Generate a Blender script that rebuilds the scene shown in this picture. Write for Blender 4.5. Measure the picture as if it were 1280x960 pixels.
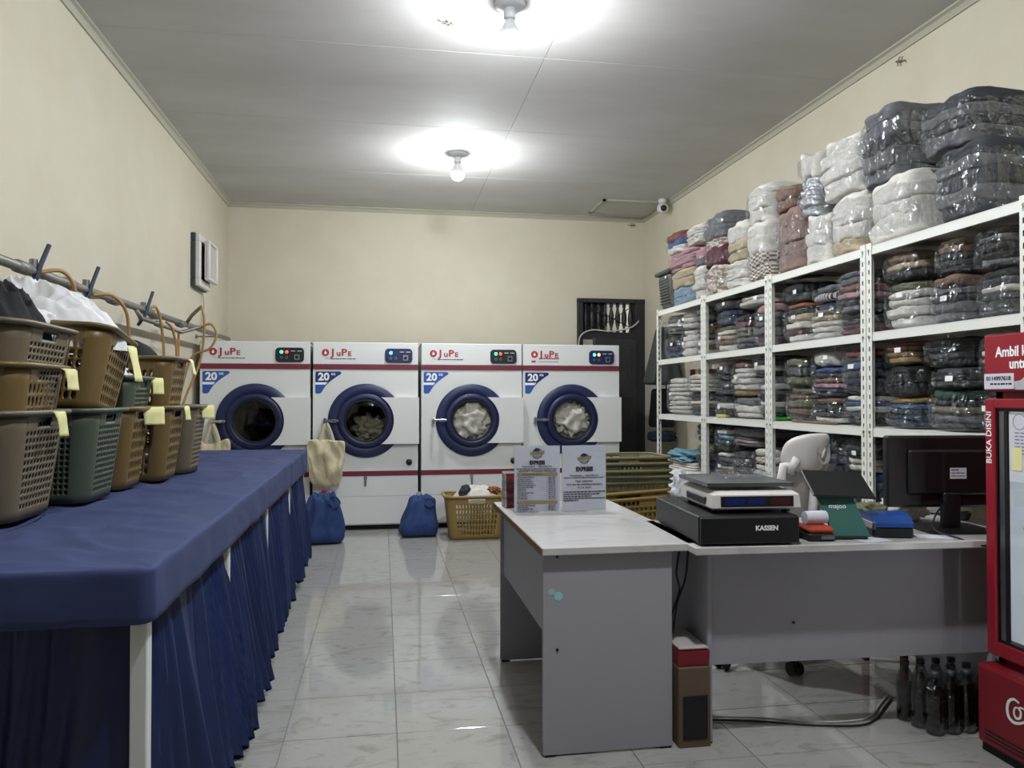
import bpy, math, random
from mathutils import Vector, Matrix, noise
R = math.radians
for o in list(bpy.data.objects):
    bpy.data.objects.remove(o)
scene = bpy.context.scene
col = scene.collection

# ---------------------------------------------------------------- camera, world, exposure
cam_d = bpy.data.cameras.new('camera')
cam_d.sensor_width = 36.0
cam_d.lens = 961.0 / 1280.0 * 36.0
cam_d.clip_start = 0.05
cam = bpy.data.objects.new('camera', cam_d)
cam.location = (0, 0, 1.28)
cam.rotation_euler = (R(90.894), 0, R(-9.566))
col.objects.link(cam)
scene.camera = cam
world = bpy.data.worlds.new('world')
scene.world = world
world.use_nodes = True
world.node_tree.nodes['Background'].inputs[0].default_value = (0.55, 0.65, 1.0, 1)
world.node_tree.nodes['Background'].inputs[1].default_value = 0.012
vs = scene.view_settings
vs.view_transform = 'Standard'
vs.look = 'None'
vs.exposure = 0.0
vs.gamma = 1.0
vs.use_curve_mapping = False
scene.cycles.transparent_max_bounces = 24
BULB = 1200.0           # radiance of the lamp diffusers

XL, XR, YB, YF, ZC = -1.73, 3.19, 9.1, -1.6, 3.475

# ---------------------------------------------------------------- materials
def lin(h):
    h = h.lstrip('#')
    c = [int(h[i:i+2], 16) / 255 for i in (0, 2, 4)]
    return tuple(x / 12.92 if x <= .04045 else ((x + .055) / 1.055) ** 2.4 for x in c) + (1,)

def nodes(name):
    m = bpy.data.materials.new(name)
    m.use_nodes = True
    nt = m.node_tree
    return m, nt, nt.nodes['Principled BSDF']

def add(nt, kind, **kw):
    n = nt.nodes.new(kind)
    for k, v in kw.items():
        if k[0] == '_':
            n.inputs[k[1:].replace('_', ' ')].default_value = v
        else:
            setattr(n, k, v)
    return n

def ramp(nt, src, stops):
    r = nt.nodes.new('ShaderNodeValToRGB')
    el = r.color_ramp.elements
    while len(el) > 1:
        el.remove(el[-1])
    el[0].position, el[0].color = stops[0]
    for p, c in stops[1:]:
        e = el.new(p)
        e.color = c
    nt.links.new(src, r.inputs[0])
    return r.outputs[0]

def mat(name, hexc, rough=.5, metal=0.0, bump=0.0, scale=30.0, vary=0.0, hex2=None, coat=0.0, emit=0.0, stretch=None):
    m, nt, b = nodes(name)
    b.inputs['Base Color'].default_value = lin(hexc)
    b.inputs['Roughness'].default_value = rough
    b.inputs['Metallic'].default_value = metal
    b.inputs['Coat Weight'].default_value = coat
    if emit:
        b.inputs['Emission Color'].default_value = lin(hexc)
        b.inputs['Emission Strength'].default_value = emit
    if bump or vary or hex2:
        tc = add(nt, 'ShaderNodeTexCoord')
        src = tc.outputs['Object']
        if stretch:
            mp = add(nt, 'ShaderNodeMapping')
            mp.inputs['Scale'].default_value = stretch
            nt.links.new(src, mp.inputs[0])
            src = mp.outputs[0]
        nz = add(nt, 'ShaderNodeTexNoise', _Scale=scale, _Detail=5.0, _Roughness=.6)
        nt.links.new(src, nz.inputs['Vector'])
        if bump:
            bp = add(nt, 'ShaderNodeBump', _Strength=bump, _Distance=.01)
            nt.links.new(nz.outputs['Fac'], bp.inputs['Height'])
            nt.links.new(bp.outputs[0], b.inputs['Normal'])
        if vary or hex2:
            c = lin(hexc)
            d = lin(hex2) if hex2 else tuple(x * (1 - vary) for x in c[:3]) + (1,)
            o = ramp(nt, nz.outputs['Fac'], [(.32, d), (.68, c)])
            nt.links.new(o, b.inputs['Base Color'])
    return m

def clear_film(name, tint=(.96, .97, .98, 1), lo=.05, hi=.45, rough=.13, bump=.6, scale=9.0, dist=.02, stretch=(1, 1, 1)):
    m, nt, b = nodes(name)
    nt.nodes.remove(b)
    out = nt.nodes['Material Output']
    tr = add(nt, 'ShaderNodeBsdfTransparent')
    tr.inputs[0].default_value = tint
    gl = add(nt, 'ShaderNodeBsdfGlossy')
    gl.inputs['Roughness'].default_value = rough
    gl.inputs['Color'].default_value = (.95, .97, 1, 1)
    mx = add(nt, 'ShaderNodeMixShader')
    lw = add(nt, 'ShaderNodeLayerWeight', _Blend=.35)
    mr = add(nt, 'ShaderNodeMapRange', _To_Min=lo, _To_Max=hi)
    nt.links.new(lw.outputs['Facing'], mr.inputs[0])
    nt.links.new(mr.outputs[0], mx.inputs[0])
    nt.links.new(tr.outputs[0], mx.inputs[1])
    nt.links.new(gl.outputs[0], mx.inputs[2])
    if bump:
        tc = add(nt, 'ShaderNodeTexCoord')
        oi = add(nt, 'ShaderNodeObjectInfo')
        va = add(nt, 'ShaderNodeVectorMath', operation='ADD')
        sc = add(nt, 'ShaderNodeVectorMath', operation='SCALE')
        sc.inputs['Scale'].default_value = 30
        cb = add(nt, 'ShaderNodeCombineXYZ')
        for i in range(3):
            nt.links.new(oi.outputs['Random'], cb.inputs[i])
        nt.links.new(cb.outputs[0], sc.inputs[0])
        nt.links.new(tc.outputs['Object'], va.inputs[0])
        nt.links.new(sc.outputs[0], va.inputs[1])
        mp = add(nt, 'ShaderNodeMapping')
        mp.inputs['Scale'].default_value = stretch
        nt.links.new(va.outputs[0], mp.inputs[0])
        va = mp
        nz = add(nt, 'ShaderNodeTexNoise', _Scale=scale, _Detail=2.0, _Distortion=1.2)
        nt.links.new(va.outputs[0], nz.inputs['Vector'])
        wv = add(nt, 'ShaderNodeTexVoronoi', _Scale=scale * .8, feature='DISTANCE_TO_EDGE')
        nt.links.new(va.outputs[0], wv.inputs['Vector'])
        ad = add(nt, 'ShaderNodeMath', operation='ADD')
        nt.links.new(nz.outputs['Fac'], ad.inputs[0])
        nt.links.new(wv.outputs[0], ad.inputs[1])
        bp = add(nt, 'ShaderNodeBump', _Strength=bump, _Distance=dist)
        nt.links.new(ad.outputs[0], bp.inputs['Height'])
        nt.links.new(bp.outputs[0], gl.inputs['Normal'])
        nt.links.new(bp.outputs[0], lw.inputs['Normal'])
    nt.links.new(mx.outputs[0], out.inputs[0])
    return m

M = {}
M['wall'] = mat('cream_wall_paint', '#cac2b0', .75, bump=.12, scale=2.5, hex2='#c4bba7')
M['ceil'] = mat('grey_ceiling_board', '#bfbcba', .8, bump=.05, scale=1.3, stretch=(.6, 1.6, 1), hex2='#b3afac')
M['trim'] = mat('grey_trim_paint', '#aaa595', .6)
M['grout'] = mat('tile_grout', '#77736d', .8)
M['white_metal'] = mat('white_powder_coat', '#d9dad8', .38)
M['rack'] = mat('white_rack_steel', '#dcdbd4', .45, bump=.04, scale=40)
M['red_stripe'] = mat('dark_red_stripe', '#702334', .45)
M['navy'] = mat('navy_door_plastic', '#1a214c', .45)
M['navy2'] = mat('navy_inner_plastic', '#161c42', .42)
M['black'] = mat('black_plastic', '#0d0d10', .45)
M['black_matte'] = mat('black_matte_plastic', '#0b0b0d', .65)
M['darkgrey'] = mat('dark_grey_plastic', '#33353a', .5)
M['chrome'] = mat('chrome', '#c8c9cc', .2, 1)
M['steel'] = mat('brushed_steel', '#9b9da0', .32, 1)
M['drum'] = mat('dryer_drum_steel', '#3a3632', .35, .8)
M['glass'] = clear_film('dryer_glass', (.9, .9, .88, 1), .03, .2, .03, 0)
M['acrylic'] = clear_film('acrylic_sheet', (.97, .98, .98, 1), .02, .25, .03, 0)
M['film'] = clear_film('clear_plastic_bag', (.95, .955, .96, 1), .06, .35, .22, 1.0, 4.0, .16, (1.7, 1.7, .5))
M['film2'] = clear_film('shrink_film', (.95, .96, .96, 1), .02, .16, .2, .6, 22.0, .02)
M['led_green'] = mat('green_indicator', '#30ff90', .4, emit=5)
M['led_cyan'] = mat('cyan_indicator', '#40ffd8', .4, emit=5)
M['led_red'] = mat('red_indicator', '#ff4020', .4, emit=3)
M['led_orange'] = mat('orange_indicator', '#ff9040', .4, emit=5)
M['panel_dark'] = mat('control_panel_black', '#1d2128', .35)
M['panel_navy'] = mat('control_panel_navy', '#1a2350', .35)
M['logo_red'] = mat('logo_red_print', '#a82530', .5)
M['print_black'] = mat('black_print', '#1a1a22', .6)
M['print_grey'] = mat('grey_print', '#5a5a66', .6)
M['print_white'] = mat('white_print', '#f2f2f2', .5)
M['print_gold'] = mat('gold_print', '#8a7038', .6)
M['print_brown'] = mat('brown_print', '#8b7752', .6)
M['sticker_navy'] = mat('navy_sticker', '#1a2a6c', .4)
M['sticker_blue'] = mat('blue_sticker', '#2b56a4', .4)
M['paper'] = mat('white_paper', '#c9c8d2', .6)
M['note'] = mat('yellow_note_paper', '#ddd79a', .7, bump=.1, scale=20)
M['tag'] = mat('white_tag_paper', '#e8e8e8', .5)
M['cloth_blue'] = mat('navy_table_cloth', '#323d68', .85, bump=.4, scale=4, hex2='#2d3761')
M['skirt'] = mat('royal_blue_satin', '#0c2252', .5, bump=.1, scale=8, stretch=(1, 1, .15), hex2='#0a1c46')
M['bag_blue'] = mat('blue_bag_fabric', '#1f3a70', .75, bump=.3, scale=25, vary=.25)
M['canvas'] = mat('cream_canvas', '#c6bb9c', .85, bump=.25, scale=40, vary=.12)
M['basket_taupe'] = mat('taupe_basket_plastic', '#6b604c', .42)
M['basket_brown'] = mat('brown_basket_plastic', '#6f5a33', .4)
M['basket_olive'] = mat('olive_basket_plastic', '#6e684c', .45)
M['basket_green'] = mat('green_grey_basket_plastic', '#4d5546', .42)
M['basket_gold'] = mat('golden_basket_plastic', '#8d7440', .42)
M['bin_grey'] = mat('dark_grey_bin_plastic', '#494b45', .5)
M['hose'] = mat('orange_gas_hose', '#a5804c', .5)
M['pipe'] = mat('grey_steel_pipe', '#8f8b84', .45, .5, bump=.3, scale=30, vary=.25)
M['lever'] = mat('dark_blue_lever', '#26354a', .5)
M['wood_dark'] = mat('dark_stained_wood', '#1d1a1d', .45, bump=.2, scale=8, stretch=(8, 8, 1), hex2='#26222a')
M['wood_grey'] = mat('worn_dark_door_wood', '#3b3a40', .55, bump=.25, scale=7, stretch=(8, 8, 1), hex2='#2c2b31')
M['lamination'] = mat('pale_grey_laminate', '#97959c', .6, bump=.02, scale=60)
M['edge_brown'] = mat('worn_board_edge', '#7b6a55', .8, bump=.3, scale=60, vary=.4)
M['red'] = mat('fridge_red', '#8c1626', .38)
M['red_dark'] = mat('fridge_dark_red', '#7c1220', .42)
M['white_plastic'] = mat('white_plastic', '#cfcac6', .4)
M['white_plastic2'] = mat('grey_white_plastic', '#b4aeaa', .45)
M['liner'] = mat('fridge_white_liner', '#e6eaec', .4)
M['teal'] = mat('green_plate', '#2c5a58', .4, hex2='#3a6a58', scale=2)
M['cardboard'] = mat('brown_board', '#5d4c3d', .8, bump=.1, scale=20)
M['cola'] = mat('dark_cola', '#140a08', .12)
M['pet'] = clear_film('clear_bottle', (.6, .63, .62, 1), .04, .3, .08, 0)
M['blue_plastic'] = mat('blue_printer_plastic', '#1d4488', .3)
M['orange_plastic'] = mat('orange_red_plastic', '#a83a22', .4)
M['lcd_blue'] = mat('blue_lcd', '#0f1d55', .35, emit=.1)
M['lcd_red'] = mat('red_lcd', '#3a1a1c', .3, emit=.08)
M['hatch'] = mat('hatch_board', '#aeaba2', .7)
M['cable_black'] = mat('black_cable', '#111114', .5)
M['cable_white'] = mat('white_cable', '#b9b7b0', .5)
M['lamp_white'] = mat('white_ceramic', '#dcdfe2', .4)

# marble tile
def marble(name, base, vein, rough, scale):
    m, nt, b = nodes(name)
    tc = add(nt, 'ShaderNodeTexCoord')
    oi = add(nt, 'ShaderNodeObjectInfo')
    va = add(nt, 'ShaderNodeVectorMath', operation='MULTIPLY_ADD')
    cb = add(nt, 'ShaderNodeCombineXYZ')
    for i in range(3):
        nt.links.new(oi.outputs['Random'], cb.inputs[i])
    va.inputs[1].default_value = (50, 90, 20)
    nt.links.new(cb.outputs[0], va.inputs[0])
    nt.links.new(tc.outputs['Object'], va.inputs[2])
    mp = add(nt, 'ShaderNodeMapping')
    mp.inputs['Scale'].default_value = (1, 2.2, 1)
    mp.inputs['Rotation'].default_value = (0, 0, .35)
    nt.links.new(va.outputs[0], mp.inputs[0])
    n1 = add(nt, 'ShaderNodeTexNoise', _Scale=scale, _Detail=7.0, _Roughness=.65, _Distortion=1.4)
    nt.links.new(mp.outputs[0], n1.inputs['Vector'])
    o = ramp(nt, n1.outputs['Fac'], [(.3, lin(vein)), (.47, lin(base)), (.6, lin(base)), (.75, lin(vein))])
    nt.links.new(o, b.inputs['Base Color'])
    r = ramp(nt, n1.outputs['Fac'], [(.3, (rough * 1.6,) * 3 + (1,)), (.6, (rough,) * 3 + (1,))])
    nt.links.new(r, b.inputs['Roughness'])
    return m
M['tile'] = marble('grey_marble_tile', '#9e9c98', '#86827c', .06, 5.0)
M['marble_top'] = marble('white_marble_top', '#bfbbba', '#a8a3a1', .16, 3.0)

# cloth colours of the folded laundry
CL = {'w': '#d8d3cb', 'c': '#cfc4ae', 'g': '#67686c', 'd': '#3a3c42', 'k': '#1b1d21', 'n': '#26304a', 'b': '#3d5988',
      'l': '#6c95a8', 'm': '#57202e', 'r': '#7b403a', 'p': '#b58a92', 'o': '#8d5438', 'y': '#9c7f48', 'e': '#24463a',
      'v': '#6a6a52', 't': '#7b5f50', 's': '#a5a7ab', 'u': '#4e3047', 'i': '#b9a88a', 'P': '#8d746d', 'G': '#7c7460', 'B': '#8298ad'}
for k, h in CL.items():
    M['cl_' + k] = mat('cloth_' + k + '_' + h[1:], h, .85, bump=.35, scale=9, vary=.18)
def pattern(name, a, b_, kind):
    m, nt, b = nodes(name)
    b.inputs['Roughness'].default_value = .85
    tc = add(nt, 'ShaderNodeTexCoord')
    if kind == 'check':
        t = add(nt, 'ShaderNodeTexChecker', _Scale=9.0)
        t.inputs['Color1'].default_value = lin(a); t.inputs['Color2'].default_value = lin(b_)
        nt.links.new(tc.outputs['Object'], t.inputs['Vector'])
        nt.links.new(t.outputs[0], b.inputs['Base Color'])
    elif kind == 'flower':
        t = add(nt, 'ShaderNodeTexNoise', _Scale=7.0, _Detail=3.0)
        nt.links.new(tc.outputs['Object'], t.inputs['Vector'])
        nt.links.new(ramp(nt, t.outputs['Fac'], [(.46, lin(a)), (.52, lin(b_))]), b.inputs['Base Color'])
    elif kind == 'dot':
        t = add(nt, 'ShaderNodeTexVoronoi', _Scale=7.0)
        t.inputs['Randomness'].default_value = .5
        nt.links.new(tc.outputs['Object'], t.inputs['Vector'])
        nt.links.new(ramp(nt, t.outputs['Distance'], [(.3, lin(a)), (.34, lin(b_))]), b.inputs['Base Color'])
    else:
        t = add(nt, 'ShaderNodeTexWave', _Scale=4.0, bands_direction='Y')
        nt.links.new(tc.outputs['Object'], t.inputs['Vector'])
        nt.links.new(ramp(nt, t.outputs['Fac'], [(.48, lin(a)), (.52, lin(b_))]), b.inputs['Base Color'])
    return m
M['cl_s'] = mat('cloth_silver', '#b4b6ba', .28, .75, bump=.6, scale=6)
M['cl_K'] = pattern('cloth_brown_check', '#6e5a50', '#cfc7bd', 'check')
M['cl_F'] = pattern('cloth_floral', '#8b7568', '#cfc8be', 'flower')
M['cl_D'] = pattern('cloth_dots', '#d0d0cc', '#3c3e44', 'dot')
M['cl_S'] = pattern('cloth_stripes', '#3a3c42', '#c9c7c2', 'stripe')

# ---------------------------------------------------------------- geometry helpers
class MB:
    def __init__(s):
        s.v = []; s.f = []
    def quad(s, pts):
        n = len(s.v); s.v += [tuple(p) for p in pts]; s.f.append(tuple(range(n, n + len(pts)))); return s
    def box(s, x0, x1, y0, y1, z0, z1, bev=0.0):
        if x0 > x1: x0, x1 = x1, x0
        if y0 > y1: y0, y1 = y1, y0
        if z0 > z1: z0, z1 = z1, z0
        n = len(s.v)
        if bev <= 0:
            s.v += [(x, y, z) for x in (x0, x1) for y in (y0, y1) for z in (z0, z1)]
            for f in ((0, 1, 3, 2), (4, 6, 7, 5), (0, 4, 5, 1), (2, 3, 7, 6), (0, 2, 6, 4), (1, 5, 7, 3)):
                s.f.append(tuple(n + i for i in f))
            return s
        b = min(bev, (x1 - x0) * .49, (y1 - y0) * .49, (z1 - z0) * .49)
        idx = {}
        for ix, x in enumerate((x0, x1)):
            for iy, y in enumerate((y0, y1)):
                for iz, z in enumerate((z0, z1)):
                    sx, sy, sz = (1, -1)[ix], (1, -1)[iy], (1, -1)[iz]
                    for a in range(3):
                        p = [x + sx * b, y + sy * b, z + sz * b]
                        p[a] = (x, y, z)[a]
                        idx[ix, iy, iz, a] = len(s.v); s.v.append(tuple(p))
        I = lambda x, y, z, a: idx[x, y, z, a]
        for k in (0, 1):
            q = [I(k, 0, 0, 0), I(k, 1, 0, 0), I(k, 1, 1, 0), I(k, 0, 1, 0)]; s.f.append(tuple(q if k else q[::-1]))
            q = [I(0, k, 0, 1), I(1, k, 0, 1), I(1, k, 1, 1), I(0, k, 1, 1)]; s.f.append(tuple(q[::-1] if k else q))
            q = [I(0, 0, k, 2), I(1, 0, k, 2), I(1, 1, k, 2), I(0, 1, k, 2)]; s.f.append(tuple(q if k else q[::-1]))
        for i in (0, 1):
            for j in (0, 1):
                s.f.append((I(i, j, 0, 0), I(i, j, 0, 1), I(i, j, 1, 1), I(i, j, 1, 0)))
                s.f.append((I(i, 0, j, 0), I(i, 0, j, 2), I(i, 1, j, 2), I(i, 1, j, 0)))
                s.f.append((I(0, i, j, 1), I(0, i, j, 2), I(1, i, j, 2), I(1, i, j, 1)))
                for k in (0, 1):
                    s.f.append((I(i, j, k, 0), I(i, j, k, 1), I(i, j, k, 2)))
        return s
    def tube(s, pts, r, n=8, closed=False, caps=True):
        pts = [Vector(p) for p in pts]
        rs = r if isinstance(r, (list, tuple)) else [r] * len(pts)
        base = len(s.v); N = len(pts)
        prev = None
        for i, p in enumerate(pts):
            a = pts[(i - 1) % N] if (closed or i > 0) else pts[i]
            b = pts[(i + 1) % N] if (closed or i < N - 1) else pts[i]
            t = (b - a).normalized()
            if prev is None:
                u = t.orthogonal().normalized()
            else:
                u = (prev - t * prev.dot(t))
                u = u.normalized() if u.length > 1e-6 else t.orthogonal().normalized()
            prev = u; w = t.cross(u)
            for k in range(n):
                a_ = 2 * math.pi * k / n
                s.v.append(tuple(p + (u * math.cos(a_) + w * math.sin(a_)) * rs[i]))
        for i in range(N if closed else N - 1):
            j = (i + 1) % N
            for k in range(n):
                l = (k + 1) % n
                s.f.append((base + i * n + k, base + i * n + l, base + j * n + l, base + j * n + k))
        if caps and not closed:
            s.f.append(tuple(base + k for k in range(n))[::-1])
            s.f.append(tuple(base + (N - 1) * n + k for k in range(n)))
        return s
    def cyl(s, p0, p1, r, n=16, r1=None):
        return s.tube([p0, p1], [r, r if r1 is None else r1], n)
    def lathe(s, prof, c=(0, 0, 0), n=32, axis='z', closed=False):
        base = len(s.v); c = Vector(c)
        for (r, h) in prof:
            for k in range(n):
                a = 2 * math.pi * k / n
                x, y = r * math.cos(a), r * math.sin(a)
                p = Vector((x, y, h)) if axis == 'z' else Vector((x, h, y)) if axis == 'y' else Vector((h, x, y))
                s.v.append(tuple(c + p))
        P = len(prof)
        for i in range(P if closed else P - 1):
            j = (i + 1) % P
            for k in range(n):
                l = (k + 1) % n
                s.f.append((base + i * n + k, base + i * n + l, base + j * n + l, base + j * n + k))
        return s
    def prism(s, poly, y0, y1, plane='xz'):
        """poly in 2D, extruded between y0 and y1 along the third axis"""
        n = len(s.v); N = len(poly)
        def P(a, b, h):
            return (a, h, b) if plane == 'xz' else (a, b, h) if plane == 'xy' else (h, a, b)
        s.v += [P(a, b, y0) for a, b in poly] + [P(a, b, y1) for a, b in poly]
        s.f.append(tuple(range(n, n + N))); s.f.append(tuple(range(n + 2 * N - 1, n + N - 1, -1)))
        for i in range(N):
            j = (i + 1) % N
            s.f.append((n + i, n + N + i, n + N + j, n + j))
        return s
    def grid(s, fn, nu, nv):
        b = len(s.v)
        for i in range(nu + 1):
            for j in range(nv + 1):
                s.v.append(tuple(fn(i / nu, j / nv)))
        for i in range(nu):
            for j in range(nv):
                a = b + i * (nv + 1) + j
                s.f.append((a, a + nv + 1, a + nv + 2, a + 1))
        return s
    def mesh(s, name, m, smooth=False):
        me = bpy.data.meshes.new(name)
        me.from_pydata(s.v, [], s.f)
        me.validate()
        if m: me.materials.append(M[m] if isinstance(m, str) else m)
        if smooth:
            for p in me.polygons: p.use_smooth = True
        bmesh_normals(me)
        return me
    def build(s, name, m, parent=None, smooth=False, loc=None):
        return link(name, s.mesh(name, m, smooth), parent, loc)

import bmesh
def bmesh_normals(me):
    bm = bmesh.new(); bm.from_mesh(me)
    bmesh.ops.recalc_face_normals(bm, faces=bm.faces)
    bm.to_mesh(me); bm.free()

def link(name, me, parent=None, loc=None, rot=None, scale=None):
    o = bpy.data.objects.new(name, me)
    col.objects.link(o)
    if parent: o.parent = parent
    if loc is not None: o.location = loc
    if rot is not None: o.rotation_euler = rot
    if scale is not None: o.scale = scale
    return o

def tag(o, label, cat, group=None):
    o['label'] = label; o['category'] = cat
    if group: o['group'] = group
    return o

def thing(name, label, cat, loc=(0, 0, 0), rz=0.0, group=None):
    o = bpy.data.objects.new(name, None)
    o.empty_display_size = .1
    col.objects.link(o)
    o.location = loc; o.rotation_euler = (0, 0, rz)
    return tag(o, label, cat, group)

def struct(o):
    o['kind'] = 'structure'
    return o

def fixup(o, w=.004, solid=True):
    md = o.modifiers.new('solid', 'SOLIDIFY'); md.thickness = w; md.offset = 0
    return o

def text(name, s, size, m, parent, loc, rot, align='CENTER', ext=.0006, sx=1.0, bold=0.0, sy=1.0):
    cu = bpy.data.curves.new(name, 'FONT')
    cu.body = s; cu.size = size; cu.align_x = align; cu.align_y = 'CENTER'
    cu.extrude = ext; cu.resolution_u = 3; cu.offset = bold
    o = bpy.data.objects.new(name, cu)
    col.objects.link(o)
    bpy.context.view_layer.update()
    me = bpy.data.meshes.new_from_object(o.evaluated_get(bpy.context.evaluated_depsgraph_get()))
    bpy.data.objects.remove(o); bpy.data.curves.remove(cu)
    me.materials.clear(); me.materials.append(M[m])
    return link(name, me, parent, loc, rot, (sx, sy, 1))
FRONT = (R(90), 0, 0)          # reads from -Y
LEFT = (R(90), 0, R(-90))      # reads from -X

def fbm(p, o=3):
    return noise.fractal(Vector(p), 1.0, 2.0, o)

def cubesphere(n):
    vs, fs, ix = [], [], {}
    def idx(p):
        k = tuple(round(c, 5) for c in p)
        if k not in ix:
            ix[k] = len(vs); vs.append(Vector(p))
        return ix[k]
    for ax in range(3):
        for sg in (-1, 1):
            for i in range(n):
                for j in range(n):
                    q = []
                    for di, dj in ((0, 0), (1, 0), (1, 1), (0, 1)):
                        a = -1 + 2 * (i + di) / n; b = -1 + 2 * (j + dj) / n
                        p = [0, 0, 0]; p[ax] = sg; p[(ax + 1) % 3] = a; p[(ax + 2) % 3] = b
                        q.append(idx(p))
                    fs.append(tuple(q if sg > 0 else q[::-1]))
    return vs, fs

def rbox(n, p, fn=None):
    """rounded unit box (-.5...5) as p-norm ball; fn displaces a point"""
    vs, fs = cubesphere(n)
    out = []
    for v in vs:
        d = (abs(v.x) ** p + abs(v.y) ** p + abs(v.z) ** p) ** (1 / p)
        q = v / d * .5
        out.append(tuple(fn(q) if fn else q))
    b = MB(); b.v = out; b.f = fs
    return b

def blob(name, m, parent, c, size, p=2.6, n=14, amp=.12, freq=2.5, seed=0, flat=None, rot=None):
    """lumpy cloth-like body"""
    off = Vector((seed * 7.3, seed * 3.1, seed * 1.7))
    def fn(q):
        d = q.normalized()
        k = 1 + amp * 2 * fbm(q * freq * 2 + off, 4) - amp * .9 * abs(noise.noise(q * freq * 4.0 + off * 2))
        r = q * k
        if flat is not None and r.z < flat: r.z = flat + (r.z - flat) * .1
        return r
    b = rbox(n, p, fn)
    b.v = [(x * size[0], y * size[1], z * size[2]) for x, y, z in b.v]
    o = b.build(name, m, parent, True)
    o.location = c
    if rot: o.rotation_euler = rot
    return o

# ================================================================ THE ROOM
floor = struct(MB().box(XL - .1, XR + .1, YF, YB + 1.3, -.06, -.004).build('floor', 'grout'))
TX, TY = .4175, .397
x_lines = [XL] + [.057 + TX * k for k in range(-4, 8) if XL + .05 < .057 + TX * k < XR - .05] + [XR]
y_lines = [2.971 + TY * k for k in range(-5, 16)]
y_lines = [y for y in y_lines if y < YB - .05] + [YB]
tile_cache = {}
def tile_mesh(w, d):
    k = (round(w, 3), round(d, 3))
    if k not in tile_cache:
        g = .0016
        tile_cache[k] = MB().box(-w / 2 + g, w / 2 - g, -d / 2 + g, d / 2 - g, -.004, 0, .0012).mesh('tile', 'tile')
    return tile_cache[k]
for i in range(len(x_lines) - 1):
    for j in range(len(y_lines) - 1):
        w, d = x_lines[i + 1] - x_lines[i], y_lines[j + 1] - y_lines[j]
        link('tile', tile_mesh(w, d), floor, ((x_lines[i] + x_lines[i + 1]) / 2, (y_lines[j] + y_lines[j + 1]) / 2, 0))
rest = MB()
yy = y_lines[0]
while yy > YF + .05:
    for i in range(len(x_lines) - 1):
        rest.box(x_lines[i] + .0016, x_lines[i + 1] - .0016, max(yy - TY, YF) + .0016, yy - .0016, -.004, 0)
    yy -= TY
o = rest.build('front_tiles', 'tile', floor); o['kind'] = 'stuff'

struct(MB().box(XL - .12, XL, YF, YB + .12, 0, ZC + .1).build('wall_left', 'wall'))
struct(MB().box(XR, XR + .12, YF, YB + .12, 0, ZC + .1).build('wall_right', 'wall'))
DX0, DX1, DZ = 2.335, 3.19, 2.47
struct(MB().box(XL, DX0, YB, YB + .12, 0, ZC + .1).box(DX0, DX1, YB, YB + .12, DZ, ZC + .1).build('wall_back', 'wall'))
# small room behind the back door
struct(MB().box(1.9, 4.0, 10.3, 10.4, 0, 2.9).box(1.8, 1.9, 9.22, 10.4, 0, 2.9).box(4.0, 4.1, 9.22, 10.4, 0, 2.9).box(1.8, 4.1, 9.22, 10.4, 2.9, 3.0)
       .build('wall_rear_room', mat('rear_room_paint', '#c9c7c0', .8)))
ceil = struct(MB().box(XL - .1, XR + .1, YF, YB + .12, ZC + .006, ZC + .1).build('ceiling', 'trim'))
cx = [XL, 1.035, XR]
cy = [YF, -.7, .69, 2.08, 3.47, 4.86, 6.25, 7.64, YB]
for i in range(len(cx) - 1):
    for j in range(len(cy) - 1):
        g = .0022
        MB().box(cx[i] + g, cx[i + 1] - g, cy[j] + g, cy[j + 1] - g, ZC, ZC + .006, .001).build('ceiling_panel', 'ceil', ceil)
# cornice strips
def cornice(name, a, b, d):
    prof = [(0, 0), (.05, 0), (.05, -.012), (.03, -.02), (.02, -.035), (.012, -.05), (0, -.05)]
    m = MB(); n = len(prof)
    for p in (a, b):
        for q, h in prof:
            m.v.append((p[0] + d[0] * q, p[1] + d[1] * q, ZC + h))
    for i in range(n):
        j = (i + 1) % n
        m.f.append((i, j, n + j, n + i))
    m.f.append(tuple(range(n))); m.f.append(tuple(range(2 * n - 1, n - 1, -1)))
    return struct(m.build(name, 'trim'))
cornice('trim_1', (XL, YF), (XL, YB), (1, 0))
cornice('trim_2', (XR, YF), (XR, YB), (-1, 0))
cornice('trim_3', (XL, YB), (XR, YB), (0, -1))

# ceiling hatch: frame and sunken, slightly sagging board
h = thing('ceiling_hatch', 'square access hatch in ceiling corner with sagging grey board', 'hatch', (2.78, 8.55, ZC))
fr = .035
hb = MB().box(-.36, .36, -.31, -.31 + fr, -.02, .0).box(-.36, .36, .31 - fr, .31, -.02, 0).box(-.36, -.36 + fr, -.31, .31, -.02, 0).box(.36 - fr, .36, -.31, .31, -.02, 0)
hb.build('hatch_frame', 'trim', h)
MB().quad([(-.32, -.27, -.008), (.32, -.27, -.008), (.32, .2, -.045), (-.32, .2, -.035)]).quad([(-.32, -.27, -.002), (.32, -.27, -.002), (.32, .2, -.035), (-.32, .2, -.028)]).build('hatch_board', 'hatch', h)

# security camera
c = thing('security_camera', 'small white dome security camera at the ceiling corner', 'camera', (3.08, 8.15, ZC - .05))
MB().lathe([(0, .05), (.05, .05), (.05, .02), (.03, 0), (0, 0)], n=24).build('mount', 'white_plastic', c, True)
rbox(8, 2.2).mesh
b_ = rbox(10, 2.1); b_.v = [(x * .13, y * .13, z * .12 - .05) for x, y, z in b_.v]
b_.build('housing', 'white_plastic', c, True)
MB().lathe([(0, -.035), (.02, -.03), (.032, -.012), (.036, 0)], n=20, axis='y', c=(-.01, -.05, -.06)).build('lens', 'black', c, True)

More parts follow.
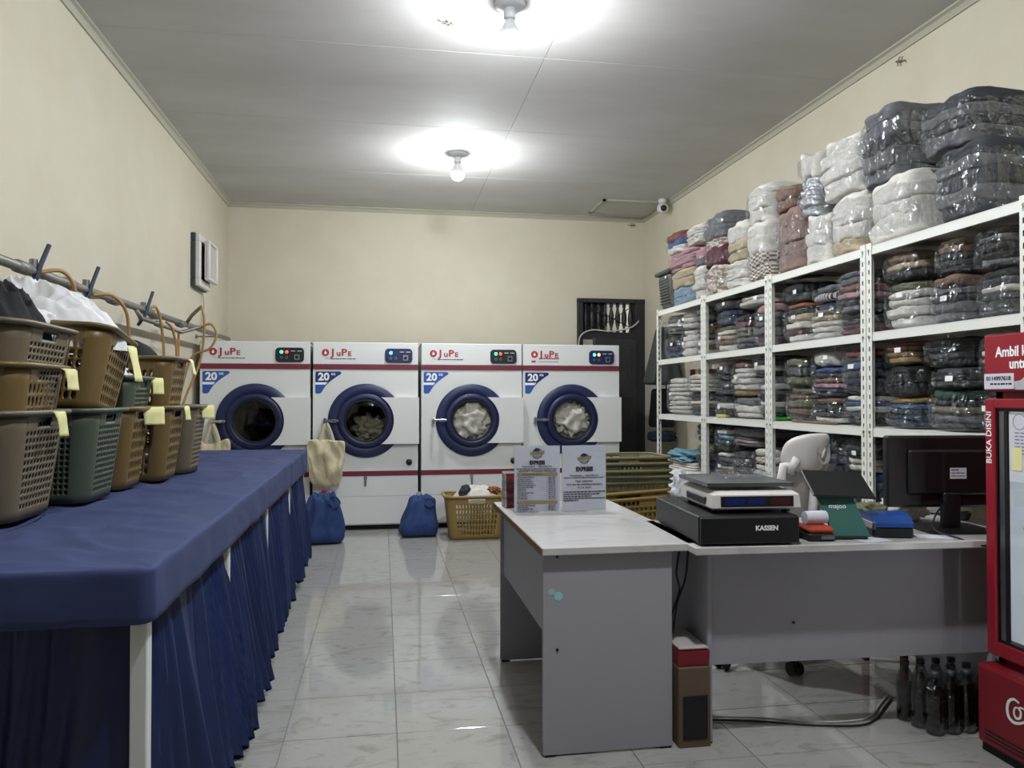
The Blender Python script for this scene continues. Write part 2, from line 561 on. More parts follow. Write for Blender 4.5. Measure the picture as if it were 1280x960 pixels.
# geckos on the ceiling and walls
M['gecko'] = mat('gecko_skin', '#6b5f52', .7, bump=.3, scale=60, vary=.3)
def gecko(loc, rot, label):
    def sk(pts, rs, b): return b.tube([(x, y, .006) for x, y in pts], rs, 8)
    b = MB()
    sk([(-.062, .012), (-.045, -.004), (-.025, .0), (0, .002), (.022, 0), (.03, 0), (.038, 0), (.05, 0)], [.0012, .003, .005, .0075, .006, .0045, .0065, .002], b)
    for sx, sy in ((.016, 1), (.016, -1), (-.014, 1), (-.014, -1)):
        sk([(sx, 0), (sx + .008, sy * .012), (sx + .002, sy * .02)], [.003, .0024, .002], b)
        for a in (-.006, 0, .006): sk([(sx + .002, sy * .02), (sx + .002 + a, sy * .027)], [.0016, .0012], b)
    o = tag(b.build('gecko', 'gecko', None, True), label, 'gecko', 'geckos on the walls and ceiling')
    o.rotation_mode = 'ZYX'; o.location = loc; o.rotation_euler = rot
gecko((.37, 4.48, ZC), (R(180), 0, R(-25)), 'small gecko clinging to the ceiling near the lamp')
gecko((XR, 4.30, 3.37), (0, R(-90), R(70)), 'small gecko on the right wall just below the cornice')
gecko((3.04, YB, 3.39), (R(90), 0, 0), 'small gecko on the back wall under the hatch')
# ceiling lamps
def lamp(x, y, label, power=1.0):
    t = thing('ceiling_lamp', label, 'lamp', (x, y, ZC), group='bare bulbs along the ceiling')
    MB().lathe([(0, 0), (.09, 0), (.09, -.012), (.075, -.022), (.04, -.03), (0, -.03)], n=32).build('ceiling_plate', 'lamp_white', t, True)
    MB().lathe([(0, -.03), (.032, -.03), (.034, -.085), (.03, -.09), (0, -.09)], n=24).build('socket', 'lamp_white', t, True)
    MB().lathe([(0, -.09), (.02, -.09), (.034, -.115), (.058, -.165), (0.061, -.178), (.0, -.178)], n=24).build('bulb_housing', 'lamp_white', t, True)
    m, nt, b = nodes('bulb_diffuser_glow')
    b.inputs['Emission Color'].default_value = (.9, .96, 1.0, 1)
    b.inputs['Emission Strength'].default_value = BULB * power
    M['bulb'] = m
    prof = [(.0595, -.179)] + [(.06 * math.cos(a), -.179 + .07 * math.sin(a)) for a in [R(d) for d in (-5, -15, -30, -45, -60, -75, -89.9)]]
    MB().lathe(prof, n=20).build('bulb_diffuser', 'bulb', t, True)
lamp(.697, 4.21, 'bare round bulb lamp nearest the top edge of the ceiling')
lamp(.666, 6.91, 'bare round bulb lamp farther back on the ceiling, above the dryers')
lamp(.70, 1.6, 'bare round bulb lamp on the ceiling above the end of the blue table', 1.25)

# small bulb of the rear room
t = thing('wall_lamp', 'small round lamp on the rear room wall beyond the dark door', 'lamp', (3.9, 9.8, 2.3))
m, nt, b = nodes('rear_bulb_glow')
b.inputs['Emission Color'].default_value = (1, .97, .92, 1); b.inputs['Emission Strength'].default_value = 220
MB().lathe([(0, -.05), (.035, -.04), (.05, 0), (.035, .04), (0, .05)], n=16).build('bulb_diffuser', m, t, True)
MB().box(.03, .099, -.03, .03, -.03, .03, .005).build('wall_bracket', 'lamp_white', t)

# ---------------------------------------------------------------- back door with baluster transom
t = thing('door_frame', 'dark stained door frame with a transom of turned balusters', 'door frame', ((DX0 + DX1) / 2, YB, 0))
w = (DX1 - DX0) / 2
MB().box(-w, -w + .07, -.04, .14, 0, DZ, .004).build('jamb', 'wood_dark', t)
MB().box(w - .12, w - .002, -.04, .14, 0, DZ, .004).build('jamb', 'wood_dark', t)
MB().box(-w, w - .002, -.05, .14, DZ - .05, DZ, .004).build('head', 'wood_dark', t)
MB().box(-w + .07, w - .12, -.03, .12, 1.98, 2.06, .004).build('transom_rail', 'wood_dark', t)
bal = MB()
bprof = [(.018, 0), (.026, .02), (.014, .05), (.03, .12), (.034, .17), (.03, .22), (.014, .3), (.026, .33), (.018, .36)]
bm_ = MB().lathe(bprof, n=12).mesh('baluster', 'wood_dark', True)
for k in range(8):
    link('baluster', bm_, t, (-w + .12 + k * .082, .04, 2.06))
MB().box(-w + .07, -.02, .09, .115, 2.06, 2.42).build('transom_board', 'wood_dark', t)
MB().tube([(-w + .1, -.03, 2.36), (0, -.035, 2.24), (.28, -.03, 2.1)], .006, 6).tube([(-w + .1, -.032, 2.1), (0, -.037, 2.2), (.26, -.03, 2.38)], .006, 6).build('crossed_wire', 'cable_black', t)
t = thing('wooden_door', 'worn dark panelled wooden door standing ajar behind the dryer', 'door', (DX1 - .13, YB - .05, 0), R(24))
MB().box(-.66, 0, -.02, .02, .01, 1.97, .003).build('door_leaf', 'wood_grey', t)
for z0, z1 in ((.12, .5), (.56, .85), (.91, 1.2), (1.26, 1.86)):
    MB().box(-.58, -.09, -.03, -.018, z0, z1, .008).build('door_panel', 'wood_grey', t)
MB().box(-.64, -.6, -.05, -.02, .98, 1.02, .004).build('latch', 'steel', t)
tag(MB().box(2.52, 2.86, YB - .06, YB - .045, 1.84, 1.96, .001).build('paper_sign', mat('pale_notice_paper', '#b8b8b4', .7)), 'pale paper notice hung in the doorway above the dark door', 'sign')
pts = [(2.335, 9.03, 1.82), (2.36, 9.03, 2.0), (2.5, 9.03, 2.08), (2.75, 9.03, 2.07), (3.0, 9.03, 2.12), (3.1, 9.03, 2.2)]
def smoothpath(p, n=6):
    p = [Vector(q) for q in p]; out = []
    for i in range(len(p) - 1):
        a, b, c, d = p[max(i - 1, 0)], p[i], p[i + 1], p[min(i + 2, len(p) - 1)]
        for k in range(n):
            u = k / n
            out.append(.5 * ((2 * b) + (c - a) * u + (2 * a - 5 * b + 4 * c - d) * u * u + (3 * b - a - 3 * c + d) * u ** 3))
    return out + [p[-1]]
tag(MB().tube(smoothpath(pts), .009, 6).build('cable', 'cable_white', None, True), 'white cable draped across the dark door transom', 'cable')

# ================================================================ DRYERS
def arc(cx, cz, r, a0, a1, n):
    return [(cx + r * math.cos(R(a0 + (a1 - a0) * i / n)), cz + r * math.sin(R(a0 + (a1 - a0) * i / n))) for i in range(n + 1)]
def rrect(x0, x1, z0, z1, r, n=4):
    return arc(x1 - r, z1 - r, r, 0, 90, n) + arc(x0 + r, z1 - r, r, 90, 180, n) + arc(x0 + r, z0 + r, r, 180, 270, n) + arc(x1 - r, z0 + r, r, 270, 360, n)
def plate_hole(x0, x1, z0, z1, cx, cz, r, y, depth):
    ang = sorted([2 * math.pi * k / 64 for k in range(64)] + [math.atan2(b - cz, a - cx) % (2 * math.pi) for a in (x0, x1) for b in (z0, z1)])
    m = MB(); n = len(ang)
    def outp(a):
        dx, dz = math.cos(a), math.sin(a); k = 1e9
        if dx > 1e-9: k = min(k, (x1 - cx) / dx)
        if dx < -1e-9: k = min(k, (x0 - cx) / dx)
        if dz > 1e-9: k = min(k, (z1 - cz) / dz)
        if dz < -1e-9: k = min(k, (z0 - cz) / dz)
        return cx + dx * k, cz + dz * k
    for yy in (y, y + depth):
        m.v += [(cx + r * math.cos(a), yy, cz + r * math.sin(a)) for a in ang]
        m.v += [(outp(a)[0], yy, outp(a)[1]) for a in ang]
    for i in range(n):
        j = (i + 1) % n
        m.f.append((i, j, n + j, n + i))
        m.f.append((2 * n + i, 3 * n + i, 3 * n + j, 2 * n + j))
        m.f.append((i, 2 * n + i, 2 * n + j, j))
        m.f.append((n + i, n + j, 3 * n + j, 3 * n + i))
    return m
W, HM = .986, 1.79
DCX, DCZ = -.003, 1.045     # door centre, measured from the middle of the front
def dryer(xc, label, panel, lamps, sub=1, sticker2='sticker_navy'):
    t = thing('tumble_dryer', label, 'dryer', (xc, 7.47, 0), group='row of four tumble dryers')
    x0, x1 = -W / 2, W / 2
    b = MB()
    b.box(x0, x0 + .012, .012, 1.25, .05, HM).box(x1 - .012, x1, .012, 1.25, .05, HM).box(x0, x1, 1.238, 1.25, .05, HM).box(x0, x1, .012, 1.25, HM - .012, HM).box(x0, x1, .012, 1.25, .05, .062)
    b.build('cabinet', 'white_metal', t)
    plate_hole(x0, x1, .325, 1.532, DCX, DCZ, .24, 0, .02).build('front_panel', 'white_metal', t)
    MB().box(x0, x1, -.004, .02, 1.58, HM, .004).build('top_panel', 'white_metal', t)
    MB().box(x0, x1, 0, .02, .06, .322, .003).build('lint_drawer', 'white_metal', t)
    MB().box(x0 + .01, x1 - .01, .06, 1.2, 0, .05).build('plinth', 'black_matte', t)
    MB().box(x0, x1, -.006, .02, 1.532, 1.58, .001).build('red_stripe', 'red_stripe', t)
    MB().box(x0, x1, -.003, .0, .517, .565, .001).build('red_stripe', 'red_stripe', t)
    # drum
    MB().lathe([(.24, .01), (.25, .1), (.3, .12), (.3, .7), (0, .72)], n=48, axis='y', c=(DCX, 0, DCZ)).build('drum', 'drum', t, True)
    # door
    MB().lathe([(.24, 0), (.352, 0), (.352, -.012), (.34, -.022), (.25, -.022), (.24, -.01)], n=72, axis='y', c=(DCX, 0, DCZ), closed=True).build('door_surround', 'navy', t, True)
    d = MB().lathe([(.185, -.02), (.235, -.024), (.258, -.024), (.258, -.038), (.251, -.045), (.208, -.047), (.198, -.04), (.185, -.028)], n=72, axis='y', c=(DCX, 0, DCZ), closed=True).build('door', 'navy2', t, True)
    MB().lathe([(.192, -.034), (.15, -.044), (.09, -.05), (0, -.052)], n=48, axis='y', c=(DCX, 0, DCZ)).build('door_glass', 'glass', d, True)
    MB().lathe([(.187, -.036), (.199, -.04), (.197, -.046), (.187, -.042)], n=48, axis='y', c=(DCX, 0, DCZ), closed=True).build('glass_gasket', 'black_matte', d, True)
    poly = [(x1 + .008, DCZ + .222), (x1 + .008, DCZ - .222)] + [(DCX + .266 * math.cos(a), DCZ + .266 * math.sin(a)) for a in [R(-56.6 + 113.2 * k / 20) for k in range(21)]]
    MB().prism(poly, -.05, -.004).build('hinge_cover', 'white_metal', t)
    la = MB().box(DCX - .375, DCX - .25, -.085, -.07, DCZ - .008, DCZ + .012, .004).box(DCX - .39, DCX - .36, -.07, -.0, DCZ - .02, DCZ + .024, .004).box(DCX - .31, DCX - .27, -.1, -.05, DCZ - .012, DCZ + .016, .005)
    la.cyl((DCX - .38, -.05, DCZ - .035), (DCX - .38, -.05, DCZ + .03), .008, 10)
    la.build('door_latch', 'chrome', t)
    # control panel
    px0, px1, pz0, pz1 = x1 - .315, x1 - .055, 1.597, 1.735
    cp = MB().prism(rrect(px0, px1, pz0, pz1, .035), -.012, -.004).build('control_panel', panel, t)
    for i, l in enumerate(lamps):
        if l: MB().lathe([(0, -.02), (.012, -.018), (.015, -.012)], n=16, axis='y', c=(px0 + .055 + i * .047, 0, pz1 - .042)).build('indicator_light', l, cp, True)
        MB().lathe([(.008, -.013), (.013, -.013), (.013, -.016), (.008, -.016)], n=14, axis='y', c=(px0 + .055 + i * .047, 0, pz0 + .045), closed=True).build('push_button', 'steel', cp)
    MB().box(px1 - .09, px1 - .04, -.018, -.012, pz0 + .022, pz0 + .075, .003).build('switch_plate', 'steel', cp)
    MB().lathe([(0, -.028), (.014, -.028), (.016, -.018)], n=14, axis='y', c=(px1 - .065, 0, pz0 + .048)).build('selector_knob', 'black', cp)
    p = MB()
    for a in (0, .06): p.box(px1 - .12 + a, px1 - .08 + a, -.0135, -.012, pz1 - .035, pz1 - .03)
    p.build('printed_text', 'print_white', cp)
    # logo
    lz = 1.692
    lx = x0 + .115
    lg = MB().lathe([(0, -.0075), (.033, -.0075), (.034, -.004)], n=28, axis='y', c=(lx, 0, lz)).build('logo_disc', 'logo_red', t)
    MB().prism([(lx, lz + .02), (lx - .012, lz - .004), (lx - .008, lz - .015), (lx + .008, lz - .015), (lx + .012, lz - .004)], -.009, -.0074).build('logo_drop', 'print_white', lg)
    text('lettering', 'J', .09, 'logo_red', t, (lx + .068, -.0055, lz + .0), FRONT, sx=1.3, bold=.002)
    text('lettering', 'u', .07, 'logo_red', t, (lx + .121, -.0055, lz - .008), FRONT, sx=1.2, bold=.002)
    text('lettering', 'P', .088, 'logo_red', t, (lx + .172, -.0055, lz), FRONT, sx=1.2, bold=.002)
    text('lettering', 'E', .06, 'logo_red', t, (lx + .223, -.0055, lz - .011), FRONT, sx=1.2, bold=.0015)
    rnd = random.Random(int(xc * 100))
    def words(xa, xb, z, hgt):
        q = MB(); x = xa
        while x < xb - .004:
            wl = rnd.uniform(.012, .035); q.box(x, min(x + wl, xb), -.0055, -.004, z - hgt / 2, z + hgt / 2); x += wl + .006
        return q
    if sub == 1:
        words(lx + .04, lx + .29, lz - .058, .007).build('printed_text', 'print_black', t)
        MB().box(lx + .0, lx + .03, -.0055, -.004, lz - .056, lz - .052).build('printed_text', 'logo_red', t)
    else:
        words(lx + .06, lx + .25, lz - .04, .012).build('printed_text', 'logo_red', t)
        words(lx + .03, lx + .25, lz - .072, .005).build('printed_text', 'print_grey', t)
        MB().prism(rrect(lx - .03, lx + .012, lz - .08, lz - .062, .004), -.0055, -.004).build('printed_text', 'logo_red', t)
    # 20 KG sticker
    sx, sz = x0 + .022, 1.512
    hyp = [(sx + .24 * a, sz - .208 * c) for a, c in ((.97, .12), (.86, .2), (.69, .34), (.58, .44), (.46, .57), (.38, .68), (.3, .82), (.25, .93))]
    st = MB().prism([(sx + .01, sz), (sx + .225, sz), (sx + .238, sz - .008), (sx + .24, sz - .016)] + hyp + [(sx + .045, sz - .208), (sx + .01, sz - .208), (sx, sz - .198), (sx, sz - .01)], -.0015, 0).build('sticker', sticker2, t)
    text('lettering', '20', .098, 'print_white', st, (sx + .077, -.0022, sz - .052), FRONT, sx=1.05, bold=.0035)
    text('lettering', 'KG', .028, 'print_white', st, (sx + .165, -.0022, sz - .026), FRONT, bold=.001)
    MB().prism([(sx, sz - .102), (sx + .112, sz - .102), (sx + .093, sz - .125), (sx, sz - .125)], -.0024, -.0014).build('sticker_band', 'print_white', st)
    MB().prism([(sx + .004, sz - .13), (sx + .098, sz - .13), (sx + .07, sz - .172), (sx + .048, sz - .204), (sx + .012, sz - .205), (sx + .004, sz - .195)], -.0024, -.0014).build('sticker_patch', 'sticker_blue', st)
    # lower fittings
    MB().lathe([(0, -.022), (.02, -.022), (.03, -.012), (.03, 0)], n=24, axis='y', c=(x1 - .085, 0, .645)).build('exhaust_knob', 'black', t, True)
    MB().cyl((DCX, -.012, .5), (DCX, 0, .5), .017, 14).box(DCX - .009, DCX + .009, -.02, -.012, .42, .5, .004).build('drawer_handle', 'steel', t)
    return t
dryer(-1.167, 'leftmost white tumble dryer, empty dark drum, half behind the blue table', 'panel_dark', ['led_green', 'led_red'], 1, 'sticker_blue')
dryer(-.154, 'white tumble dryer with canvas tote hanging from its door latch', 'panel_navy', ['led_cyan', None], 1)
dryer(.864, 'white tumble dryer behind the golden laundry basket, white laundry filling its window', 'panel_dark', ['led_green', 'led_red'], 1, 'sticker_blue')
dryer(1.862, 'rightmost white tumble dryer, beside the dark wooden door', 'panel_navy', ['led_cyan', 'led_orange'], 2)
tag(blob('laundry', 'cl_w', None, (.86, 7.57, 1.035), (.42, .26, .38), 2.2, 22, .16, 3.2, 3), 'white laundry tumbling behind the glass of the third dryer', 'laundry')
tag(blob('laundry', 'cl_w', None, (1.875, 7.57, 1.035), (.4, .26, .36), 2.2, 22, .22, 2.6, 8), 'white laundry tumbling behind the glass of the rightmost dryer', 'laundry')
tag(blob('laundry', 'cl_G', None, (-.1, 7.66, .95), (.34, .26, .26), 2.2, 18, .25, 3.0, 5), 'grey beige clothes low behind the glass of the second dryer', 'laundry')

# ================================================================ IRONING TABLE ALONG THE LEFT WALL
TZ = .88
TY0, TY1, TX0, TX1 = 1.98, 6.12, -1.70, -.56
t = thing('long_table', 'long work table on white square legs under a navy cloth', 'table', (-1.13, 4.0, 0))
MB().box(TX0 + 1.13, TX1 + 1.09, TY0 - 3.98, TY1 - 4.02, TZ - .05, TZ - .022).build('table_top', 'edge_brown', t)
for y in (2.02, 3.06, 4.1, 5.12, 6.05):
    for x in (TX0 + .05, TX1 - .022 - .03 * (y - TY0) / (TY1 - TY0)):
        MB().box(x + 1.13 - .02, x + 1.13 + .02, y - 4 - .02, y - 4 + .02, 0, TZ - .045, .003).build('leg', 'white_metal', t)
MB().box(TX0 + 1.2, TX1 + 1.1, TY0 - 3.95, TY1 - 4.05, TZ - .08, TZ - .046).build('apron', 'edge_brown', t)
# cloth: inset rings over the top, then a rounded edge and a fitted drop all round
def rr_pt(s, lx, ly, r):
    """point on a rounded rectangle; s in 0..8 : side, corner, side, corner ..."""
    k = int(s) % 8; f = s - int(s)
    hx, hy = lx / 2, ly / 2
    if k == 0: return hx, -hy + r + f * (ly - 2 * r)            # +X side
    if k == 2: return hx - r - f * (lx - 2 * r), hy             # +Y side
    if k == 4: return -hx, hy - r - f * (ly - 2 * r)
    if k == 6: return -hx + r + f * (lx - 2 * r), -hy
    cxs = {1: (hx - r, hy - r, 0), 3: (-hx + r, hy - r, 90), 5: (-hx + r, -hy + r, 180), 7: (hx - r, -hy + r, 270)}[k]
    a = R(cxs[2] + 90 * f)
    return cxs[0] + r * math.cos(a), cxs[1] + r * math.sin(a)
CLX, CLY = TX1 - TX0 + .03, TY1 - TY0 + .05
CCX, CCY = (TX0 + TX1) / 2 + .005, (TY0 + TY1) / 2
S_ = [s + i / n for s in range(8) for n in [{0: 130, 4: 60, 2: 40, 6: 40}.get(s, 8)] for i in range(n)]
rings = []
for d in [.5 * (CLX - .032) * (1 - k / 26) for k in range(27)]:
    rings.append((d + .014, 0.0))
rings += [(.014 - .014 * math.sin(R(a)), -.014 * (1 - math.cos(R(a)))) for a in (30, 60, 90)]
rings += [(0, -.014 - .116 * k / 7) for k in range(1, 8)] + [(.012, -.137)]
tc_ = MB()
for (d, dz) in rings:
    for s in S_:
        x, y = rr_pt(s, CLX - 2 * d, CLY - 2 * d, min(max(.035 - d * .2, .012), (CLX - 2 * d) * .49))
        X_, Y_ = x + CCX, y + CCY
        far = (Y_ - TY0) / (TY1 - TY0)
        if dz == 0:
            w_ = .6 * fbm((X_ * 5, Y_ * 2.4, 3)) + 2.2 * max(0, .42 - abs(noise.noise(Vector((X_ * 3 + Y_ * 3.5, Y_ * 1.6 - X_ * 2.5, 1.7)))) * 2.6)
            cr_ = max(0, 1 - math.hypot(X_ - TX1, (Y_ - TY0) * .7) / .55)
            w_ += 1.3 * cr_ * max(0, .5 - abs(noise.noise(Vector((math.atan2(Y_ - TY0 + .1, X_ - TX1 - .1) * 4, math.hypot(X_ - TX1, Y_ - TY0) * 3, 9)))) * 2.2)
            z_ = TZ - .012 + .012 * w_ * min(1, .3 + d * 5)
        else:
            z_ = TZ - .010 + dz - .035 * far * max(0, -dz - .03) / .1
            o_ = .007 * noise.noise(Vector((X_ * 9, Y_ * 6, dz * 6))) + .006 * max(0, .5 - abs(noise.noise(Vector((X_ * 6 + Y_ * 6, dz * 14, 4)))) * 2)
            X_ += o_ * (1 if x > 0 else 0); Y_ += o_ * (-1 if y < 0 else 0) * .7
            if x < 0: X_ = max(X_, XL + .012)
        tc_.v.append((X_ - .03 * far * (x / CLX + .5), Y_, z_))
n_ = len(S_)
for i in range(len(rings) - 1):
    for k in range(n_):
        l = (k + 1) % n_
        tc_.f.append((i * n_ + k, i * n_ + l, (i + 1) * n_ + l, (i + 1) * n_ + k))
cloth = tag(tc_.build('tablecloth', 'cloth_blue', None, True), 'fitted navy cloth with a gathered royal blue skirt on the long table', 'tablecloth')
def skirt(p0, p1, out, zt, flare, seed, pl, z1=.035):
    p0, p1 = Vector(p0), Vector(p1); L = (p1 - p0).length
    d = (p1 - p0) / L; nrm = Vector(out)
    n = max(24, int(L * 120))
    def f(u, v):
        s = u * L
        ph = s * pl + 1.9 * noise.noise(Vector((s * 2.2, seed, v * .35)))
        am = (.007 + .027 * v ** .7) * (.55 + .9 * abs(noise.noise(Vector((s * 2.3, seed + 9, 0)))))
        off = am * (math.sin(ph * 2 * math.pi) + .45 * math.sin(ph * 4.3 * math.pi + seed + v * 1.5)) + .035 * v * noise.noise(Vector((s * 4, seed + 3, v * 1.3)))
        off += flare(u) * v + .006 * (1 - v) * math.sin(ph * 6 * math.pi)
        q = p0 + d * s + nrm * off
        hem = z1 + .03 * (.5 + .5 * math.sin(ph * 2 * math.pi + 1.2))
        return (q.x, q.y, zt + (hem - zt) * v + .006 * (1 - v) * math.sin(ph * 5))
    o = MB().grid(f, n, 14).build('skirt_panel', 'skirt', cloth, True)
    return o
zt = TZ - .135
skirt((-.60, 2.06, 0), (-.60, 3.03, 0), (1, 0, 0), zt, lambda u: .09 * math.sin(u * 1.9) + .03, 1, 10)
skirt((-.60, 3.09, 0), (-.60, 4.07, 0), (1, 0, 0), zt, lambda u: .12 - .05 * u, 2, 10)
skirt((-.60, 4.13, 0), (-.60, 5.09, 0), (1, 0, 0), zt, lambda u: .075 - .03 * u, 3, 9)
skirt((-.60, 5.15, 0), (-.60, 6.03, 0), (1, 0, 0), zt, lambda u: .045, 4, 9)
skirt((-1.66, 2.045, 0), (-.60, 2.045, 0), (0, -1, 0), zt, lambda u: .01, 5, 6.5)

# ================================================================ LAUNDRY BASKETS
def basket_meshes(name, m, lx, ly, h, taper, rows, style, r=.07):
    b = MB(); ix = {}
    def P(s, v):
        k = (round(s % 8, 4), round(v, 4))
        if k not in ix:
            sc = 1 - taper * (1 - v)
            x, y = rr_pt(s % 8, lx * 1.0, ly, r)
            x -= math.copysign(taper * .5 * (1 - v) * lx * .6, x) * min(1, abs(x) / (lx * .5))
            y -= math.copysign(taper * .5 * (1 - v) * lx * .6, y) * min(1, abs(y) / (ly * .5))
            ix[k] = len(b.v); b.v.append((x, y, h * v))
        return ix[k]
    V0, V1 = .09, .83
    for side in range(8):
        if side % 2:
            n = 6
            for i in range(n):
                s0, s1 = side + i / n, side + (i + 1) / n
                vs_ = [0] + [V0 + (V1 - V0) * j / 2 / rows for j in range(2 * rows + 1)] + [1]
                for j in range(len(vs_) - 1):
                    b.f.append((P(s0, vs_[j]), P(s1, vs_[j]), P(s1, vs_[j + 1]), P(s0, vs_[j + 1])))
            continue
        wd = (ly if side in (0, 4) else lx) - 2 * r
        n = max(4, round(wd / (h * (V1 - V0) / rows) * (1.0 if style == 'sq' else 1.45)))
        for i in range(n):
            s0, s1 = side + i / n, side + (i + 1) / n; sm = (s0 + s1) / 2
            if i == n - 1: s1 = side + .99999 if side == 7 else side + 1.0
            def band(va, vb, cut=None):
                b.f.append((P(s0, va), P(sm, va), P(sm, vb), P(s0, vb)))
                b.f.append((P(sm, va), P(s1, va), P(s1, vb), P(sm, vb)))
            band(0, V0)
            mid = abs(i + .5 - n / 2) < n * .16 + .3
            if mid:       # hand hole
                band(V1, .85); band(.94, 1)
            else:
                band(V1, 1) if False else (band(V1, .85), band(.85, .94), band(.94, 1))
            for j in range(rows):
                va, vb = V0 + (V1 - V0) * j / rows, V0 + (V1 - V0) * (j + 1) / rows; vm = (va + vb) / 2
                du, dv = (s1 - s0), (vb - va)
                if style != 'sq' and (i % 1 == 0):
                    hx_, hz_ = .33, .42
                else:
                    hx_, hz_ = .37, .37
                ring_o = [P(s0, va), P(sm, va), P(s1, va), P(s1, vm), P(s1, vb), P(sm, vb), P(s0, vb), P(s0, vm)]
                c_ = .7
                ring_i = [P(sm - du * hx_ * c_, vm - dv * hz_ * c_), P(sm, vm - dv * hz_), P(sm + du * hx_ * c_, vm - dv * hz_ * c_), P(sm + du * hx_, vm),
                          P(sm + du * hx_ * c_, vm + dv * hz_ * c_), P(sm, vm + dv * hz_), P(sm - du * hx_ * c_, vm + dv * hz_ * c_), P(sm - du * hx_, vm)]
                for q in range(8):
                    w_ = (q + 1) % 8
                    b.f.append((ring_o[q], ring_o[w_], ring_i[w_], ring_i[q]))
    # bottom
    loop = [P(s + i / 6, 0) for s in range(8) for i in range(6 if s % 2 else 1)]
    c0 = len(b.v); b.v.append((0, 0, 0))
    ring = []
    for s in range(8):
        if s % 2: ring += [P(s + i / 6, 0) for i in range(6)]
        else:
            wd = (ly if s in (0, 4) else lx) - 2 * r
            n = max(4, round(wd / (h * (V1 - V0) / rows) * (1.0 if style == 'sq' else 1.45)))
            ring += [q for i in range(n) for q in (P(s + i / n, 0), P(s + (i + .5) / n, 0))]
    for i in range(len(ring)):
        if ring[i] != ring[(i + 1) % len(ring)]:
            b.f.append((ring[i], ring[(i + 1) % len(ring)], c0))
    body = b.mesh(name + '_body', m, True)
    # rim: swept lip
    rb = MB(); prof = [(-.002, -.012), (.016, -.014), (.024, -.006), (.024, .002), (.016, .006), (0, .006), (-.006, 0)]
    S = [s + i / (6 if s % 2 else 3) for s in range(8) for i in range(6 if s % 2 else 3)]
    for s in S:
        for d, z in prof:
            x, y = rr_pt(s, lx + 2 * d, ly + 2 * d, r + d)
            rb.v.append((x, y, h + z))
    n, k = len(S), len(prof)
    for i in range(n):
        j = (i + 1) % n
        for q in range(k):
            w_ = (q + 1) % k
            rb.f.append((i * k + q, i * k + w_, j * k + w_, j * k + q))
    rim = rb.mesh(name + '_rim', m, True)
    # hand-grip frames on the two short sides
    hb = MB()
    for sg in (1, -1):
        xx = sg * (lx / 2 - taper * .04)
        w2 = .065
        hb.tube([(xx, -w2, h * .945), (xx, w2, h * .945), (xx, w2 + .008, h * .9), (xx, w2, h * .845), (xx, -w2, h * .845), (xx, -w2 - .008, h * .9)], .006, 6, closed=True)
    grip = hb.mesh(name + '_grip', 'darkgrey', True)
    return body, rim, grip
BH = .345
bask = {}
for key, m, style, rows in (('taupe', 'basket_taupe', 'sq', 11), ('brown', 'basket_brown', 'slot', 6), ('green', 'basket_green', 'sq', 12),
                            ('gold', 'basket_gold', 'slot', 6), ('olive', 'basket_olive', 'slot', 7)):
    bask[key] = basket_meshes('basket_' + key, m, .52, .37, BH, .26, rows, style)
def basket(kind, label, loc, rot=(0, 0, 0), group=None, scale=1.0):
    t = thing('laundry_basket', label, 'basket', loc, 0, group)
    t.rotation_euler = rot; t.scale = scale if isinstance(scale, tuple) else (scale,) * 3
    body, rim, grip = bask[kind]
    o = link('basket_body', body, t)
    md = o.modifiers.new('solid', 'SOLIDIFY'); md.thickness = .004; md.offset = 0
    link('rim', rim, t); link('handle', grip, t)
    return t
GB = 'laundry baskets stacked on the long table'
B0 = TZ + .004
bz = B0
basket('taupe', 'taupe square-holed basket at the bottom of the stack of three nearest the camera', (-1.36, 2.77, bz), group=GB, scale=(1, 1.16, 1))
basket('brown', 'brown slotted basket in the middle of the stack of three nearest the camera', (-1.355, 2.755, bz + .165), (0, 0, R(1.5)), GB, (1, 1.12, .96))
basket('taupe', 'taupe basket heaped with black clothes on top of the nearest stack', (-1.345, 2.745, bz + .315), (R(-1), R(2), R(-2)), GB, (1, 1.14, .92))
basket('green', 'dark green grey basket under the brown basket of white laundry', (-1.30, 3.215, bz), group=GB, scale=(1, 1.05, 1))
basket('brown', 'tilted brown basket heaped with white laundry, second pile of the row', (-1.29, 3.22, bz + .335), (R(-9), R(2), R(2)), GB, (1, 1.03, .9))
basket('brown', 'brown slotted basket with a yellow note under the small green grey basket', (-1.30, 3.60, bz), group=GB, scale=(1, .87, 1))
basket('green', 'small green grey basket with a white plastic bag inside', (-1.295, 3.61, bz + .16), group=GB, scale=(1, .87, .92))
basket('brown', 'brown basket beneath the basket of black clothes, fourth pile of the row', (-1.235, 3.945, bz), group=GB, scale=(1, .9, 1))
basket('brown', 'brown basket with folded black clothes on top, fourth pile of the row', (-1.23, 3.965, bz + .25), (0, 0, R(-1)), GB, (1, .9, .95))
basket('taupe', 'taupe basket standing alone at the far end of the basket row', (-1.205, 4.30, bz), group=GB, scale=(1, .88, 1))

